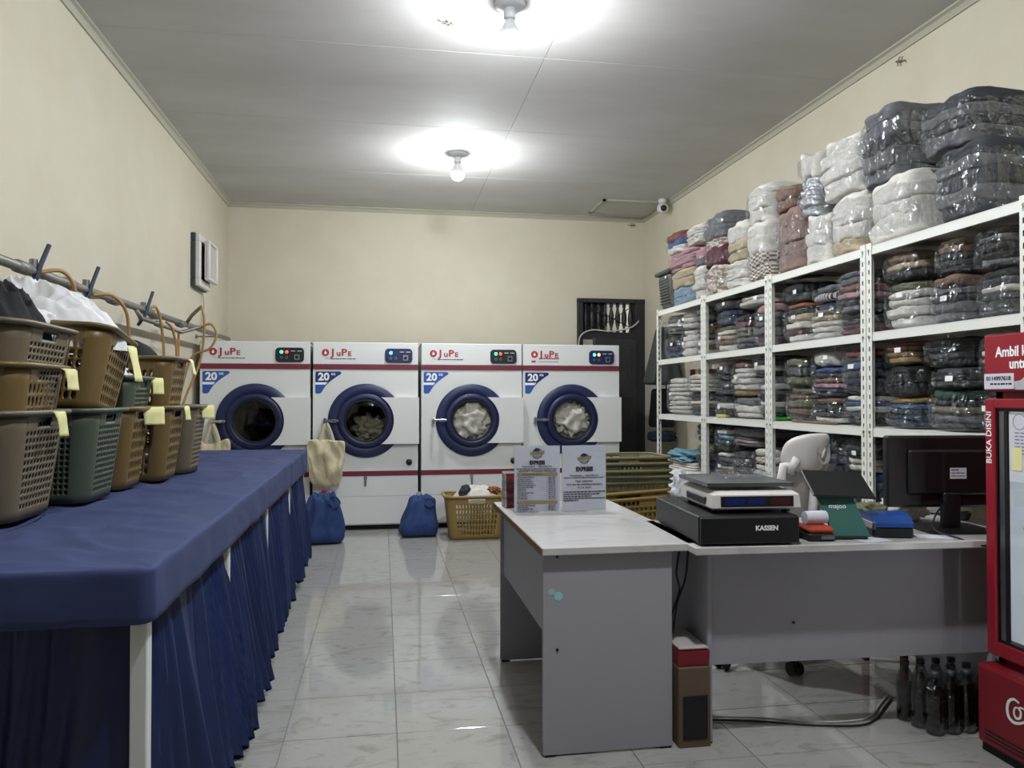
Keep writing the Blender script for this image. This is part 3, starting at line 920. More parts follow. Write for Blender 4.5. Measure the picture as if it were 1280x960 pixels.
def heap(name, m, label, c, size, seed, amp=.5, n=40, cat='clothes', slope=0.0, parts=True, fold=4.0, pw=3.2):
    """loose cloth piled in a basket: a closed dome with folds"""
    b = MB()
    def f(u, v):
        a = 2 * math.pi * u; rr = v
        x, y = math.cos(a) * rr, math.sin(a) * rr
        q = Vector((x * fold * .5, y * fold * .5, seed * 3.7))
        zz = max(0, 1 - rr ** pw)
        w_ = 1 - abs(noise.noise(q)) * 1.6
        w2 = 1 - abs(noise.noise(q * 2.3 + Vector((5, 2, 1)))) * 1.6
        z = zz * (1 + amp * (.5 * w_ + .25 * w2 - .5)) * (1 + slope * x + slope * .4 * y)
        k = 1 + .06 * noise.noise(q * 1.5)
        return (x * size[0] / 2 * k, y * size[1] / 2 * k, z * size[2] if rr < 1 else -.03)
    b.grid(f, n * 2, n)
    o = b.build(name, m, None, True)
    o.location = c
    return tag(o, label, cat)
M['black_cloth'] = mat('black_cloth', '#0c0c10', .85, bump=.3, scale=12, vary=.3)
M['white_cloth'] = mat('thin_white_cloth', '#d6d5d6', .7, bump=.15, scale=10, vary=.05)
M['white_bag'] = mat('white_plastic_bag', '#cfcfd2', .3, bump=.5, scale=14, vary=.05)
heap('black_clothes', 'black_cloth', 'black clothes heaped in the nearest taupe basket', (-1.34, 2.75, bz + .315 + .295), (.50, .43, .16), 1, 1.0, 52, pw=5, slope=-.2, fold=7)
heap('white_laundry', 'white_cloth', 'large heap of thin white laundry spilling over the tilted brown basket', (-1.28, 3.27, bz + .335 + .27), (.54, .43, .20), 4, .55, 60, slope=-.38, fold=5.0, pw=4.5)
tag(blob('white_laundry', 'white_cloth', None, (-1.40, 3.02, bz + .63), (.42, .66, .2), 2.6, 36, .14, 1.6, 11), 'white sheet bunched up against the wall behind the black clothes', 'laundry')
tag(blob('plastic_bag', 'white_bag', None, (-1.25, 3.62, bz + .44), (.34, .25, .19), 2.4, 20, .18, 2.5, 13), 'shiny white plastic bag in the small green grey basket', 'bag')
heap('black_clothes', 'black_cloth', 'folded black clothes in the fourth pile brown basket', (-1.26, 3.96, bz + .25 + .30), (.42, .28, .12), 6, .35, fold=2)
# clothes seen through the holes of the lower baskets
for i, (x, y, s_, mm, lab) in enumerate(((-1.36, 2.77, (.36, .3, .14), 'white_bag', 'clear bags of clothes at the bottom of the nearest taupe basket'),
                             (-1.30, 3.21, (.36, .27, .3), 'cl_e', 'dark green clothes inside the dark green grey basket'),
                             (-1.30, 3.60, (.34, .2, .12), 'cl_i', 'beige clothes inside the brown basket with a yellow note'),
                             (-1.235, 3.945, (.34, .22, .13), 'cl_w', 'pale clothes inside the brown basket beneath the black clothes'),
                             (-1.205, 4.30, (.34, .22, .2), 'cl_w', 'pale clothes inside the farthest taupe basket'))):
    tag(blob('clothes', mm, None, (x, y, bz + .01 + s_[2] / 2), s_, 3.2, 14, .08, 2.5, 30 + i), lab, 'clothes')
# yellow notes hanging over rims
def note(x, y, z, w_, l_, label, rz=0, tilt=8):
    def f(u, v):
        s = v * l_
        zz = -s * math.cos(R(tilt)) if s > .02 else -s * .5
        xx = .012 * math.sin(min(s / .03, 1) * 1.57) + s * math.sin(R(tilt)) + .006 * math.sin(u * 4 + v * 3) - .012 * (u > .7) * v
        return (xx, (u - .5) * w_ * (1 - .12 * v), zz)
    b = MB().grid(f, 6, 8)
    o = b.build('paper_note', 'note', None, True)
    o.location = (x, y, z); o.rotation_euler = (0, 0, rz)
    fixup(o, .0008)
    tag(o, label, 'note', 'yellow notes on the baskets')
note(-1.065, 2.86, bz + .49, .085, .075, 'yellow note on the middle basket of the nearest stack', R(-15))
note(-1.072, 2.80, bz + .345, .07, .085, 'folded yellow note on the bottom basket of the nearest stack', R(-15))
note(-1.015, 3.34, bz + .60, .07, .15, 'long curled yellow note on the tilted brown basket', R(-20), 14)
note(-1.015, 3.66, bz + .347, .12, .08, 'wide yellow note on the brown basket under the small green grey basket', R(-40))
note(-1.01, 3.70, bz + .478, .07, .075, 'yellow note on the small green grey basket', R(-40))
note(-.945, 4.03, bz + .578, .05, .08, 'yellow note on the upper basket of the fourth pile', R(-20), 16)
note(-.955, 3.99, bz + .347, .07, .07, 'yellow note on the lower basket of the fourth pile', R(-20))
note(-.928, 4.33, bz + .347, .09, .07, 'yellow note on the taupe basket at the end of the row', R(-45))

# ---------------------------------------------------------------- gas pipe with valves and hoses
t = thing('gas_pipe', 'grey steel gas pipe along the left wall with valves', 'pipe', (-1.55, 5.0, 1.84))
pm = MB().tube([(0, -4.2, 0), (0, -1, 0), (0, 3.2, .02)], .022, 12)
for y in (-3.2, -2.2, -1.35, -.85, -.2, .6, 1.3):
    pm.cyl((0, y - .05, 0), (0, y + .05, 0), .029, 12)
pm.build('pipe_run', 'pipe', t, True)
for y in (-3.6, -1.7, -.3, .9, 2.6):
    MB().tube([(0, y, 0), (-.09, y, .0), (-.172, y, 0)], .008, 8).cyl((-.165, y, 0), (-.176, y, 0), .02, 10).build('wall_bracket', 'pipe', t)
for y in (-1.24, -.62, .37):
    MB().cyl((0, y, -.03), (0, y, .055), .018, 10).build('valve', 'steel', t)
    MB().tube([(-.02, y - .04, -.1), (.02, y - .015, -.03), (.03, y, .03), (.045, y + .05, .13)], .011, 8).build('valve_lever', 'lever', t)
MB().tube([(.0, .2, 0), (.02, .25, -.06), (.02, 1.25, -.07), (.16, 1.3, -.02)], .014, 8).cyl((.02, .6, -.062), (.02, .7, -.064), .022, 10).build('branch_pipe', 'pipe', t, True)
MB().tube([(0, 1.45, 0), (.06, 1.42, .08), (.13, 1.36, .13)], .014, 8).build('branch_pipe', 'pipe', t, True)
def hose(pts, label, r=.0095):
    tag(MB().tube(smoothpath(pts, 8), r, 8).build('gas_hose', 'hose', None, True), label, 'hose', 'orange gas hoses hanging from the pipe')
hose([(-1.53, 3.78, 1.84), (-1.47, 3.86, 1.86), (-1.44, 3.92, 1.8), (-1.45, 3.96, 1.68)], 'orange gas hose behind the white sheet nearest the camera')
hose([(-1.53, 4.42, 1.82), (-1.46, 4.5, 1.83), (-1.42, 4.6, 1.76), (-1.42, 4.66, 1.62), (-1.44, 4.7, 1.4)], 'orange gas hose beside the second dark blue lever')
hose([(-1.54, 5.45, 1.86), (-1.50, 5.5, 1.87), (-1.48, 5.56, 1.7), (-1.48, 5.6, 1.45), (-1.50, 5.6, .9)], 'orange gas hose dropping from the third dark blue lever')
hose([(-1.44, 5.5, 1.78), (-1.42, 5.6, 1.72), (-1.41, 5.66, 1.5), (-1.44, 5.7, .9)], 'orange gas hose next to the one from the third lever')
hose([(-1.42, 6.36, 1.97), (-1.39, 6.3, 1.97), (-1.37, 6.3, 1.82), (-1.40, 6.3, 1.55), (-1.5, 6.25, 1.25), (-1.56, 6.2, .95)], 'orange gas hose arching in front of the leftmost dryer')
hose([(-1.39, 6.3, 1.82), (-1.32, 6.3, 1.84), (-1.28, 6.3, 1.76), (-1.33, 6.3, 1.65), (-1.46, 6.3, 1.58), (-1.53, 6.25, 1.3), (-1.57, 6.2, .95)], 'orange gas hose looping over the first dryer logo')
hose([(-1.56, 6.3, 1.78), (-1.56, 6.3, 1.6), (-1.57, 6.3, 1.2), (-1.58, 6.25, .95)], 'straight orange gas hose under the branch pipe')

# ---------------------------------------------------------------- exhaust fan on the left wall
t = thing('exhaust_fan', 'grey white square exhaust fan box on the left wall', 'fan', (XL, 7.62, 2.53))
def sqframe(x0, x1, a, b, y=0, z=0):
    return MB().box(x0, x1, y - a, y + a, z + b, z + a, .006).box(x0, x1, y - a, y + a, z - a, z - b, .006).box(x0, x1, y - a, y - b, z - b, z + b, .006).box(x0, x1, y + b, y + a, z - b, z + b, .006)
t.scale = (.9, .82, .85)
sqframe(0, .05, .29, .2).build('back_frame', 'darkgrey', t)
sqframe(.04, .09, .28, .2).build('outer_frame', 'white_plastic', t)
MB().box(.0, .03, -.2, .2, -.2, .2).build('fan_well', 'black_matte', t)
MB().box(.12, .15, -.19, .24, -.2, .22, .012).build('louvre_cover', 'white_plastic2', t)
sqframe(.115, .17, .215, .185, .025, .01).build('cover_frame', 'white_plastic', t)
MB().box(.03, .125, -.05, .05, -.05, .05).build('fan_hub', 'darkgrey', t)
tag(MB().tube(smoothpath([(XL + .02, 7.8, 2.26), (XL + .02, 7.85, 2.15), (XL + .02, 7.82, 2.0), (XL + .02, 7.9, 1.9), (XL + .02, 7.86, 1.75)]), .007, 6).build('cable', 'cable_white', None, True), 'white cable hanging from the exhaust fan', 'cable')
tag(MB().tube(smoothpath([(XL + .02, 7.76, 2.24), (XL + .02, 7.76, 1.95), (XL + .02, 7.77, 1.6)]), .004, 6).build('cable', 'cable_white', None, True), 'thin straight cord below the exhaust fan', 'cable')

# ---------------------------------------------------------------- bags by the dryers
def tote(x, y, z, w_, h_, label, seed, d=.12):
    t = thing('tote_bag', label, 'bag', (x, y, z))
    def fn(q):
        v = q.z + .5
        wid = 1 + .12 * (1 - v) - .05 * v
        dd = (.55 + .45 * math.sin(v * 2.6)) * (1 - .35 * v)
        wid = .82 + .28 * v
        n_ = .045 * noise.noise(Vector((q.x * 6, q.z * 2.5, seed))) - .03 * abs(noise.noise(Vector((q.x * 9 + q.z * 4, q.z * 3, seed))))
        return Vector((q.x * w_ * wid + n_ * .3, q.y * d * dd + n_ * (1 if q.y < 0 else -.3), v * h_ * (1 + .04 * math.sin(q.x * 6 + seed) + (.35 * q.x * q.x if q.z > .3 else 0)) - h_))
    rbox(18, 7, fn).build('bag_body', 'canvas', t, True)
    for k in (-1, 1):
        def st(u, v):
            a = (u * 2 - 1)
            return (a * w_ * .2 + .012, -.02 * k - (v - .5) * .004, -.02 + .19 * (1 - abs(a) ** 1.6)) if False else (a * w_ * .22 + (v - .5) * .03, -.02 * k, -.03 + .2 * (1 - abs(a) ** 1.3))
        fixup(MB().grid(st, 16, 1).build('handle', 'canvas', t, True), .003)
    return t
tote(-.515, 7.37, .86, .33, .42, 'cream canvas tote hanging from the latch of the second dryer', 2)
tote(-1.53, 7.38, .86, .3, .40, 'cream canvas tote hanging on the leftmost dryer behind the basket row', 5)
def sack(x, y, w_, d, h_, label, seed, neck):
    t = thing('laundry_bag', label, 'bag', (x, y, 0))
    def fn(q):
        v = q.z + .5
        a = math.atan2(q.y, q.x)
        k = (1.0 - .38 * v) * (1 + .16 * noise.noise(Vector((q.x * 3, q.y * 3, v * 2 + seed))) + .05 * math.sin(a * 9 + seed) * v - .1 * abs(noise.noise(Vector((math.cos(a) * 2.5, math.sin(a) * 2.5 + v * 2.5, seed)))))
        return Vector((q.x * w_ * k + .03 * v * math.sin(seed), q.y * d * k, h_ * v * (1 + .10 * noise.noise(Vector((q.x * 7, q.y * 6, seed))))))
    rbox(24, 5, fn).build('bag_body', 'bag_blue', t, True)
    MB().cyl((0, 0, h_ * .93), (.0, 0, h_ * 1.1), .022, 12).build('bottle_neck', neck, t)
    MB().tube(smoothpath([(.06, -d * .3, h_ * .93), (.1, -d * .38, h_ * .98), (.14, -d * .36, h_ * .85), (.1, -d * .4, h_ * .76), (.05, -d * .38, h_ * .84)]), .008, 6).build('strap', 'bag_blue', t, True)
    return t
sack(.33, 7.13, .38, .32, .36, 'royal blue cloth bag on the floor between second and third dryers', 2, 'white_plastic2')
sack(-.50, 6.93, .40, .32, .42, 'royal blue cloth bag on the floor at the end of the table skirt', 6, 'logo_red')
basket('gold', 'golden laundry basket on the floor before the third dryer', (.83, 6.98, .002), group=None, scale=(1.05, 1, 1.12))
heap('clothes', 'cl_w', 'speckled white clothes in the golden floor basket', (.84, 6.98, .35), (.44, .3, .11), 9, .6)
tag(blob('cloth', 'cl_d', None, (.73, 6.9, .42), (.09, .06, .13), 2.2, 14, .15, 3, 31, rot=(0, .4, 0)), 'dark printed cloth poking out of the golden floor basket', 'cloth')
tag(blob('cloth', 'cl_o', None, (1.0, 6.95, .42), (.12, .12, .07), 2.2, 14, .25, 3, 41), 'orange cloth at the edge of the golden floor basket', 'cloth')

# ================================================================ STORAGE RACKS
RX0, RX1 = 2.50, 3.02
RACKS = {'nearest': (2.63, 3.655), 'second': (3.665, 4.69), 'third': (4.70, 5.73), 'farthest': (5.74, 6.78)}
LEVELS = [2.06, 1.61, 1.115, .65, .2]
def perforated(w_, z1, pitch=.05):
    """strip in local (a, z) with slot holes"""
    m = MB(); ix = {}
    def P(a, z):
        k = (round(a, 5), round(z, 5))
        if k not in ix: ix[k] = len(m.v); m.v.append((a, 0, z))
        return ix[k]
    n = int(z1 / pitch)
    a0, a1, h0, h1 = 0, w_, w_ * .38, w_ * .66
    for i in range(n):
        z = i * pitch; zt_ = z1 if i == n - 1 else z + pitch
        zs = [z, z + pitch * .25, z + pitch * .72, zt_]
        for j in range(3):
            for (p, q, hole) in ((a0, h0, 0), (h0, h1, j == 1), (h1, a1, 0)):
                if not hole:
                    m.f.append((P(p, zs[j]), P(q, zs[j]), P(q, zs[j + 1]), P(p, zs[j + 1])))
    return m
HR = 2.075
fl = perforated(.042, HR)
um = MB(); um.v = list(fl.v); um.f = list(fl.f)
nb = len(um.v)
um.v += [(0, a, z) for a, y, z in fl.v]; um.f += [tuple(nb + i for i in f) for f in fl.f]
up_mesh = um.mesh('upright', 'rack')
def rack(label, y0, y1):
    t = thing('storage_rack', label, 'rack', (RX0, (y0 + y1) / 2, 0), group='white slotted steel racks along the right wall')
    hy = (y1 - y0) / 2; D = RX1 - RX0
    for x, sx in ((0, 1), (D, -1)):
        for y, sy in ((-hy, 1), (hy, -1)):
            o = link('upright', up_mesh, t, (x, y, 0), None, (sx, sy, 1))
            fixup(o, .003)
    for z in LEVELS:
        b = MB().box(.003, D - .003, -hy + .003, hy - .003, z - .004, z)
        b.box(.003, .007, -hy + .003, hy - .003, z - .042, z - .003).box(D - .007, D - .003, -hy + .003, hy - .003, z - .04, z - .003)
        b.box(.003, .02, -hy + .003, hy - .003, z - .045, z - .042)
        s = b.build('shelf_board', 'rack', t)
    bolts = MB()
    for z in LEVELS:
        for y in (-hy + .02, hy - .02):
            bolts.cyl((-.006, y, z - .022), (0, y, z - .022), .007, 8)
    bolts.build('bolts', 'steel', t)
rack('white slotted steel rack nearest the fridge', *RACKS['nearest'])
rack('white slotted steel rack behind the white chair', *RACKS['second'])
rack('white slotted steel rack behind the weighing scale', *RACKS['third'])
rack('white slotted steel rack farthest back by the dark door', *RACKS['farthest'])

# unit meshes for folded laundry and its bags
folds = []
for s_ in range(6):
    def fn(q, s_=s_):
        v = Vector(q)
        w1 = fbm((q.x * 2.2 + s_ * 9, q.y * 2.2, q.z * .6), 3)
        w2 = noise.noise(Vector((q.y * 5 + s_ * 4, q.x * 3, q.z * 2)))
        v.z += .22 * w1 * (1 if q.z > 0 else .7) + .32 * (.12 - q.y * q.y) + .18 * q.y * math.sin(s_ * 2.1)
        v.x += .035 * w2 
        v.y += .03 * noise.noise(Vector((q.x * 4, q.z * 2, s_ * 5)))
        return v
    folds.append((rbox(10, 4.2, fn), rbox(12, 7, fn)))
wraps = []
for s_ in range(6):
    def fn(q, s_=s_):
        v = Vector(q)
        n1 = noise.noise(Vector((q.x * 4 + s_ * 7, q.y * 4, q.z * 4)))
        n2 = 1 - abs(noise.noise(Vector((q.x * 9 + q.z * 5, q.y * 9 + s_ * 3, q.z * 8)))) * 2
        n3 = noise.noise(Vector((q.x * 19, q.y * 19 + s_ * 5, q.z * 11)))
        return v * (1.0 + .03 * n1 + .024 * n2 + .014 * n3)
    wraps.append(rbox(22, 4.2, fn).mesh('bag_film', 'film', s_ % 2 == 0))
fold_cache = {}
def fold_mesh(i, c, big=0):
    k = (i, c, big)
    if k not in fold_cache:
        fold_cache[k] = folds[i][big].mesh('folded_cloth', 'cl_' + c, True)
    return fold_cache[k]
tag_mesh = MB().box(-.002, .0, -.022, .022, -.012, .012).mesh('tag', 'tag')
PACKS = [
 (0, 3.306, 3.699, 2.061, 2.369, 'www', 'wide pack of white quilts under the tall dark grey duvet on the rack top'),
 (0, 2.858, 3.19, 2.061, 2.396, 'dgdgd', 'lower of two big charcoal bedding bundles at the right end of the rack top'),
 (0, 3.449, 3.758, 2.37, 2.768, 'ggdgg', 'tall dark grey duvet bundle standing on the white quilts, beside the big charcoal bundles'),
 (0, 2.931, 3.307, 2.397, 2.631, 'gdgd', 'uppermost big charcoal bedding bundle, nearest the ceiling at the right end of the rack'),
 (0, 3.7, 4.044, 2.061, 2.392, 'iwww', 'white and cream folded quilt pack below the largest white bundle'),
 (0, 4.045, 4.32, 2.061, 2.355, 'www', 'white folded sheets leaning between the pinkish brown pack and the cream quilt pack'),
 (0, 4.32, 4.652, 2.061, 2.456, 'PPPP', 'pinkish brown folded blanket pack on the rack top'),
 (0, 3.732, 4.157, 2.393, 2.739, 'wwww', 'largest white bundle on the rack top, left of the tall dark grey duvet'),
 (0, 4.15, 4.364, 2.356, 2.595, 'ss', 'shiny silver wrapped pack wedged on the rack top'),
 (0, 4.373, 4.66, 2.457, 2.601, 't', 'rounded grey beige pack on top of the pinkish brown blanket'),
 (0, 4.165, 4.362, 2.596, 2.733, 'w', 'small white pack on top of the shiny silver pack'),
 (0, 4.717, 5.047, 2.061, 2.463, 'KKww', 'brown and white checkered blanket pack with white sheets above'),
 (0, 5.049, 5.398, 2.061, 2.254, 'ww', 'white towels under the pale yellow beige pack on the rack top'),
 (0, 5.398, 5.763, 2.061, 2.285, 'F', 'floral brown and white pack under the maroon pack'),
 (0, 5.763, 6.005, 2.061, 2.33, 'ww', 'white folded pack left of the floral pack on the rack top'),
 (0, 5.047, 5.396, 2.255, 2.394, 'ii', 'pale yellow beige pack between white packs on the rack top'),
 (0, 5.397, 5.761, 2.286, 2.409, 'm', 'maroon pack on top of the floral pack'),
 (0, 5.761, 5.97, 2.331, 2.463, 'gp', 'pale pink and grey pack beside the maroon pack'),
 (0, 5.046, 5.381, 2.395, 2.509, 'w', 'white pack resting on the pale yellow beige pack'),
 (0, 5.395, 5.806, 2.41, 2.673, 'Fgg', 'grey blanket pack with yellow edge and white crumpled lower part, on the maroon pack'),
 (0, 4.745, 5.068, 2.464, 2.717, 'www', 'squarish white bedding pack on top of the checkered blanket'),
 (0, 6.023, 6.512, 2.061, 2.207, 'B', 'pale blue pack at the bottom of the stack beside the dark grey bin'),
 (0, 6.005, 6.53, 2.208, 2.358, 'i', 'beige pack below the pink towel'),
 (0, 5.954, 6.588, 2.359, 2.523, 'pp', 'pink rolled towel pack on the rack top'),
 (0, 6.174, 6.587, 2.524, 2.63, 'wb', 'blue and white pack lying on the pink towel'),
 (0, 6.174, 6.627, 2.631, 2.704, 'r', 'red patterned pack topmost above the pink towel'),
 (0, 5.791, 6.156, 2.524, 2.674, 'ww', 'white knitted pack left of the grey blanket on the rack top'),
 (1, 3.329, 3.61, 1.611, 1.852, 'wwwwv', 'white towels with a greenish top piece, on the upper shelf nearest the fridge'),
 (1, 3.034, 3.267, 1.611, 1.834, 'ggdgt', 'dark grey clothes with a brown top, middle of the lower row on the upper shelf'),
 (1, 2.75, 2.972, 1.611, 1.816, 'dkdwdk', 'black and white striped clothes in crinkled bag, lower right on the upper shelf'),
 (1, 3.338, 3.61, 1.853, 2.003, 'kit', 'beige over black clothes, resting on the greenish topped white towels'),
 (1, 3.032, 3.242, 1.835, 2.003, 'dddti', 'dark clothes with a beige top piece, upper row middle on the upper shelf'),
 (1, 2.788, 2.988, 1.817, 2.003, 'gkkgk', 'large black clothes pack with white folds, upper right on the upper shelf'),
 (2, 3.352, 3.61, 1.116, 1.268, 'nnnby', 'navy clothes with a blue and yellow top piece, on the middle shelf beside the post'),
 (2, 3.007, 3.295, 1.116, 1.309, 'kgGke', 'dark pack with a green top and gold patch, centre of the middle shelf'),
 (2, 2.801, 2.96, 1.116, 1.304, 'bpptk', 'pink, brown and blue clothes beside the fridge door on the middle shelf'),
 (2, 3.385, 3.61, 1.269, 1.433, 'kkk', 'plain black clothes pack under the orange and mustard pack'),
 (2, 3.024, 3.26, 1.31, 1.408, 'dkd', 'low black pack directly on the green topped pack'),
 (2, 2.798, 2.962, 1.305, 1.553, 'gknpwgw', 'tall pack of white, grey and dark clothes half behind the fridge sign'),
 (2, 3.389, 3.61, 1.434, 1.553, 'yyor', 'orange and mustard clothes pack, on the plain black pack'),
 (2, 3.057, 3.314, 1.409, 1.55, 'kdkd', 'black clothes pack with thin grey folds, topmost of the three in its column'),
 (3, 3.369, 3.61, 0.651, 0.77, 'kwk', 'black pack with a white fold, lowest beside the monitor'),
 (3, 3.368, 3.61, 0.771, 0.89, 'kreg', 'green and red clothes pack beside the monitor'),
 (3, 3.366, 3.61, 0.891, 1.058, 'tkdmw', 'dark clothes pack with a white top and reddish piece, above the green and red pack'),
 (1, 4.335, 4.617, 1.611, 1.863, 'wmwiko', 'maroon, cream and orange clothes, lower left on the upper shelf of rack behind the chair'),
 (1, 4.051, 4.317, 1.611, 1.828, 'wwwivn', 'white clothes with brown and navy on top, between the orange and black-maroon packs'),
 (1, 3.749, 4.027, 1.611, 1.727, 'mmkk', 'black over maroon clothes pack in the lower row'),
 (1, 4.342, 4.635, 1.864, 1.986, 'dk', 'flat black pack on top of the maroon, cream and orange clothes'),
 (1, 4.049, 4.279, 1.829, 1.925, 'Sg', 'small striped grey pack on top of the white and brown clothes'),
 (1, 3.746, 4.032, 1.728, 1.975, 'gkptgg', 'tall grey clothes pack with a twisted pink piece, on the black over maroon pack'),
 (2, 4.313, 4.612, 1.116, 1.335, 'dtvtv', 'olive brown clothes pack, bottom left on the middle shelf of rack behind the chair'),
 (2, 4.0, 4.295, 1.116, 1.266, 'wdkt', 'charcoal clothes over a white folded towel'),
 (2, 3.754, 3.969, 1.116, 1.284, 'kdwbw', 'light blue and white clothes over charcoal, beside the double posts'),
 (2, 4.329, 4.63, 1.336, 1.521, 'vdv', 'grey green clothes pack above the olive brown pack'),
 (2, 3.998, 4.321, 1.267, 1.449, 'nnptnb', 'navy and pink clothes pack with a maroon patch'),
 (2, 3.751, 3.974, 1.285, 1.535, 'kndbnr', 'tall navy and grey clothes pack with a red top'),
 (2, 4.013, 4.31, 1.45, 1.538, 'w', 'rolled white towel on the navy and pink pack'),
 (3, 4.005, 4.178, 0.651, 0.804, 'wkw', 'white and black papers and cloths behind the tablet stand'),
 (3, 3.758, 3.981, 0.651, 0.854, 'nb', 'navy pack under the fluffy white one behind the tablet'),
 (3, 4.457, 4.586, 0.651, 0.91, 'wpyrt', 'thin pile of coloured clothes behind the white chair'),
 (3, 3.756, 3.979, 0.855, 1.056, 'wwkdk', 'black clothes over a fluffy white piece, right of the white chair'),
 (3, 4.003, 4.21, 0.805, 1.057, 'dnkn', 'blue and navy pack just behind the white chair back'),
 (1, 5.348, 5.646, 1.611, 1.809, 'wtiwv', 'cream and brown mixed clothes, lower left on the upper shelf of rack behind the scale'),
 (1, 5.029, 5.321, 1.611, 1.866, 'kgvgmk', 'dark mixed clothes with green pieces, central on the upper shelf of rack behind the scale'),
 (1, 4.765, 5.004, 1.611, 1.907, 'ugdgp', 'pink, grey and purple clothes, right on the upper shelf of rack behind the scale'),
 (1, 5.333, 5.644, 1.81, 1.929, 'nn', 'dark denim pack on the cream and brown clothes'),
 (1, 4.774, 5.319, 1.908, 1.986, 'ww', 'long white and grey pack lying across the dark mixed clothes'),
 (1, 5.332, 5.658, 1.93, 2.003, 'd', 'dark grey rounded pack on the denim pack'),
 (2, 5.394, 5.651, 1.116, 1.28, 'kwk', 'black and white pack, bottom left on the middle shelf of rack behind the scale'),
 (2, 4.975, 5.366, 1.116, 1.269, 'wwg', 'grey and white clothes pack under the white and yellow pack'),
 (2, 4.77, 4.939, 1.116, 1.415, 'kgwkgwg', 'narrow grey and black clothes pile beside the post'),
 (2, 5.392, 5.649, 1.281, 1.39, 'dd', 'dark grey pack resting on the black and white pack'),
 (2, 5.056, 5.378, 1.27, 1.534, 'ywwwwt', 'large white and yellow towels pack with a brown top'),
 (2, 4.768, 5.043, 1.416, 1.553, 'kwkd', 'dark white-folded pack, topmost right on the middle shelf of rack behind the scale'),
 (2, 5.391, 5.648, 1.391, 1.553, 'kdp', 'pink and black clothes pack, topmost left on the middle shelf of rack behind the scale'),
 (3, 5.398, 5.655, 0.651, 0.854, 'wtwkgw', 'white and teal striped clothes pack behind the scale'),
 (3, 5.087, 5.371, 0.651, 0.881, 'SdDd', 'dark pack with white dots and striped base'),
 (3, 4.786, 5.063, 0.651, 0.809, 'www', 'white towels pile behind the scale'),
 (3, 4.785, 5.062, 0.81, 0.913, 'Fw', 'floral white pack on the white towels'),
 (3, 5.382, 5.653, 0.855, 1.058, 'knlwk', 'black and light blue pack above the white and teal pack'),
 (3, 4.989, 5.356, 0.914, 0.983, 'gpg', 'flat grey pack with a pink window above the dotted pack'),
 (3, 4.783, 5.355, 0.984, 1.058, 'dk', 'long flat dark pack just under the shelf board'),
 (1, 6.401, 6.717, 1.611, 1.817, 'nnk', 'navy clothes pack, bottom left of the farthest rack'),
 (1, 6.077, 6.363, 1.611, 1.846, 'wwww', 'lower stack of white towels in the farthest rack'),
 (1, 5.799, 6.044, 1.611, 1.736, 'wtw', 'brown and white pack at the bottom right of the farthest rack'),
 (1, 6.399, 6.715, 1.818, 2.003, 'vgwgw', 'grey and white pack over the navy pack in the farthest rack'),
 (1, 6.075, 6.361, 1.847, 2.003, 'www', 'upper stack of white towels in the farthest rack'),
 (1, 5.798, 6.042, 1.737, 1.873, 'gtt', 'reddish brown pack between white folds in the farthest rack'),
 (1, 5.797, 6.041, 1.874, 1.99, 'gg', 'grey pack topmost right in the farthest rack'),
 (2, 6.293, 6.72, 1.116, 1.443, 'wwwwwwww', 'pile of white folded linen, left on the middle shelf of the farthest rack'),
 (2, 5.804, 6.222, 1.116, 1.306, 'nkrwkk', 'black, red and navy folded clothes at the post of the farthest rack'),
 (2, 5.802, 6.256, 1.307, 1.459, 'wwww', 'flat pile of white linen on the black, red and navy clothes'),
 (3, 5.807, 6.035, 0.651, 0.897, 'ndv', 'olive and dark clothes pack next to the light blue cloth'),
 (3, 5.806, 6.033, 0.898, 1.058, 'kdk', 'dark pack on the olive pack in the farthest rack'),
]

rnd = random.Random(7)
def pack(tier, y0, y1, z0, z1, cols, label):
    w_, h_ = (y1 - y0) * .985, z1 - z0
    big = tier == 0
    d = (.40 if not big else .56) * rnd.uniform(.93, 1.03)
    if 'towels pack' in label and w_ > .35: d = .4
    xf = (2.525 if not big else 2.485) + rnd.uniform(0, .015)
    t = thing('laundry_pack', label, 'laundry pack', (xf + d / 2, (y0 + y1) / 2, z0), group='bagged laundry on the racks')
    hs = [rnd.uniform(.75, 1.25) for _ in cols]
    if len(cols) < 3 and h_ > .14:      # show several folds of the same cloth
        cols = ''.join(c * 2 for c in cols); hs = [rnd.uniform(.8, 1.2) for _ in cols]
    k = h_ * .93 / sum(hs); z = .004 + h_ * .03
    for c, hh in zip(cols, hs):
        hh *= k
        i = rnd.randrange(6)
        tt = abs(2 * (z + hh / 2) / h_ - 1) ** 2.2
        sw = w_ * rnd.uniform(.885, .93) * (1 - (.04 if big else .17) * tt); sd = d * rnd.uniform(.9, .94) * (1 - .1 * tt)
        link('folded_cloth', fold_mesh(i, c, int(big)), t, (rnd.uniform(-.006, .008), rnd.uniform(-.006, .006), z + hh / 2), (0, 0, R(rnd.uniform(-1.5, 1.5))), (sd, sw, hh * (1.36 if big else 1.14)))
        z += hh
    link('bag_film', wraps[rnd.randrange(6)], t, (0, 0, h_ / 2), None, (d * 1.0, w_ * 1.0, h_ * 1.02))
    if rnd.random() < .45 and not big:
        link('tag', tag_mesh, t, (-d * .5 - .002, rnd.uniform(-.25, .1) * w_, h_ * rnd.uniform(.45, .75)), (0, R(rnd.uniform(-5, 5)), R(rnd.uniform(-6, 6))))
for p in PACKS: pack(*p)

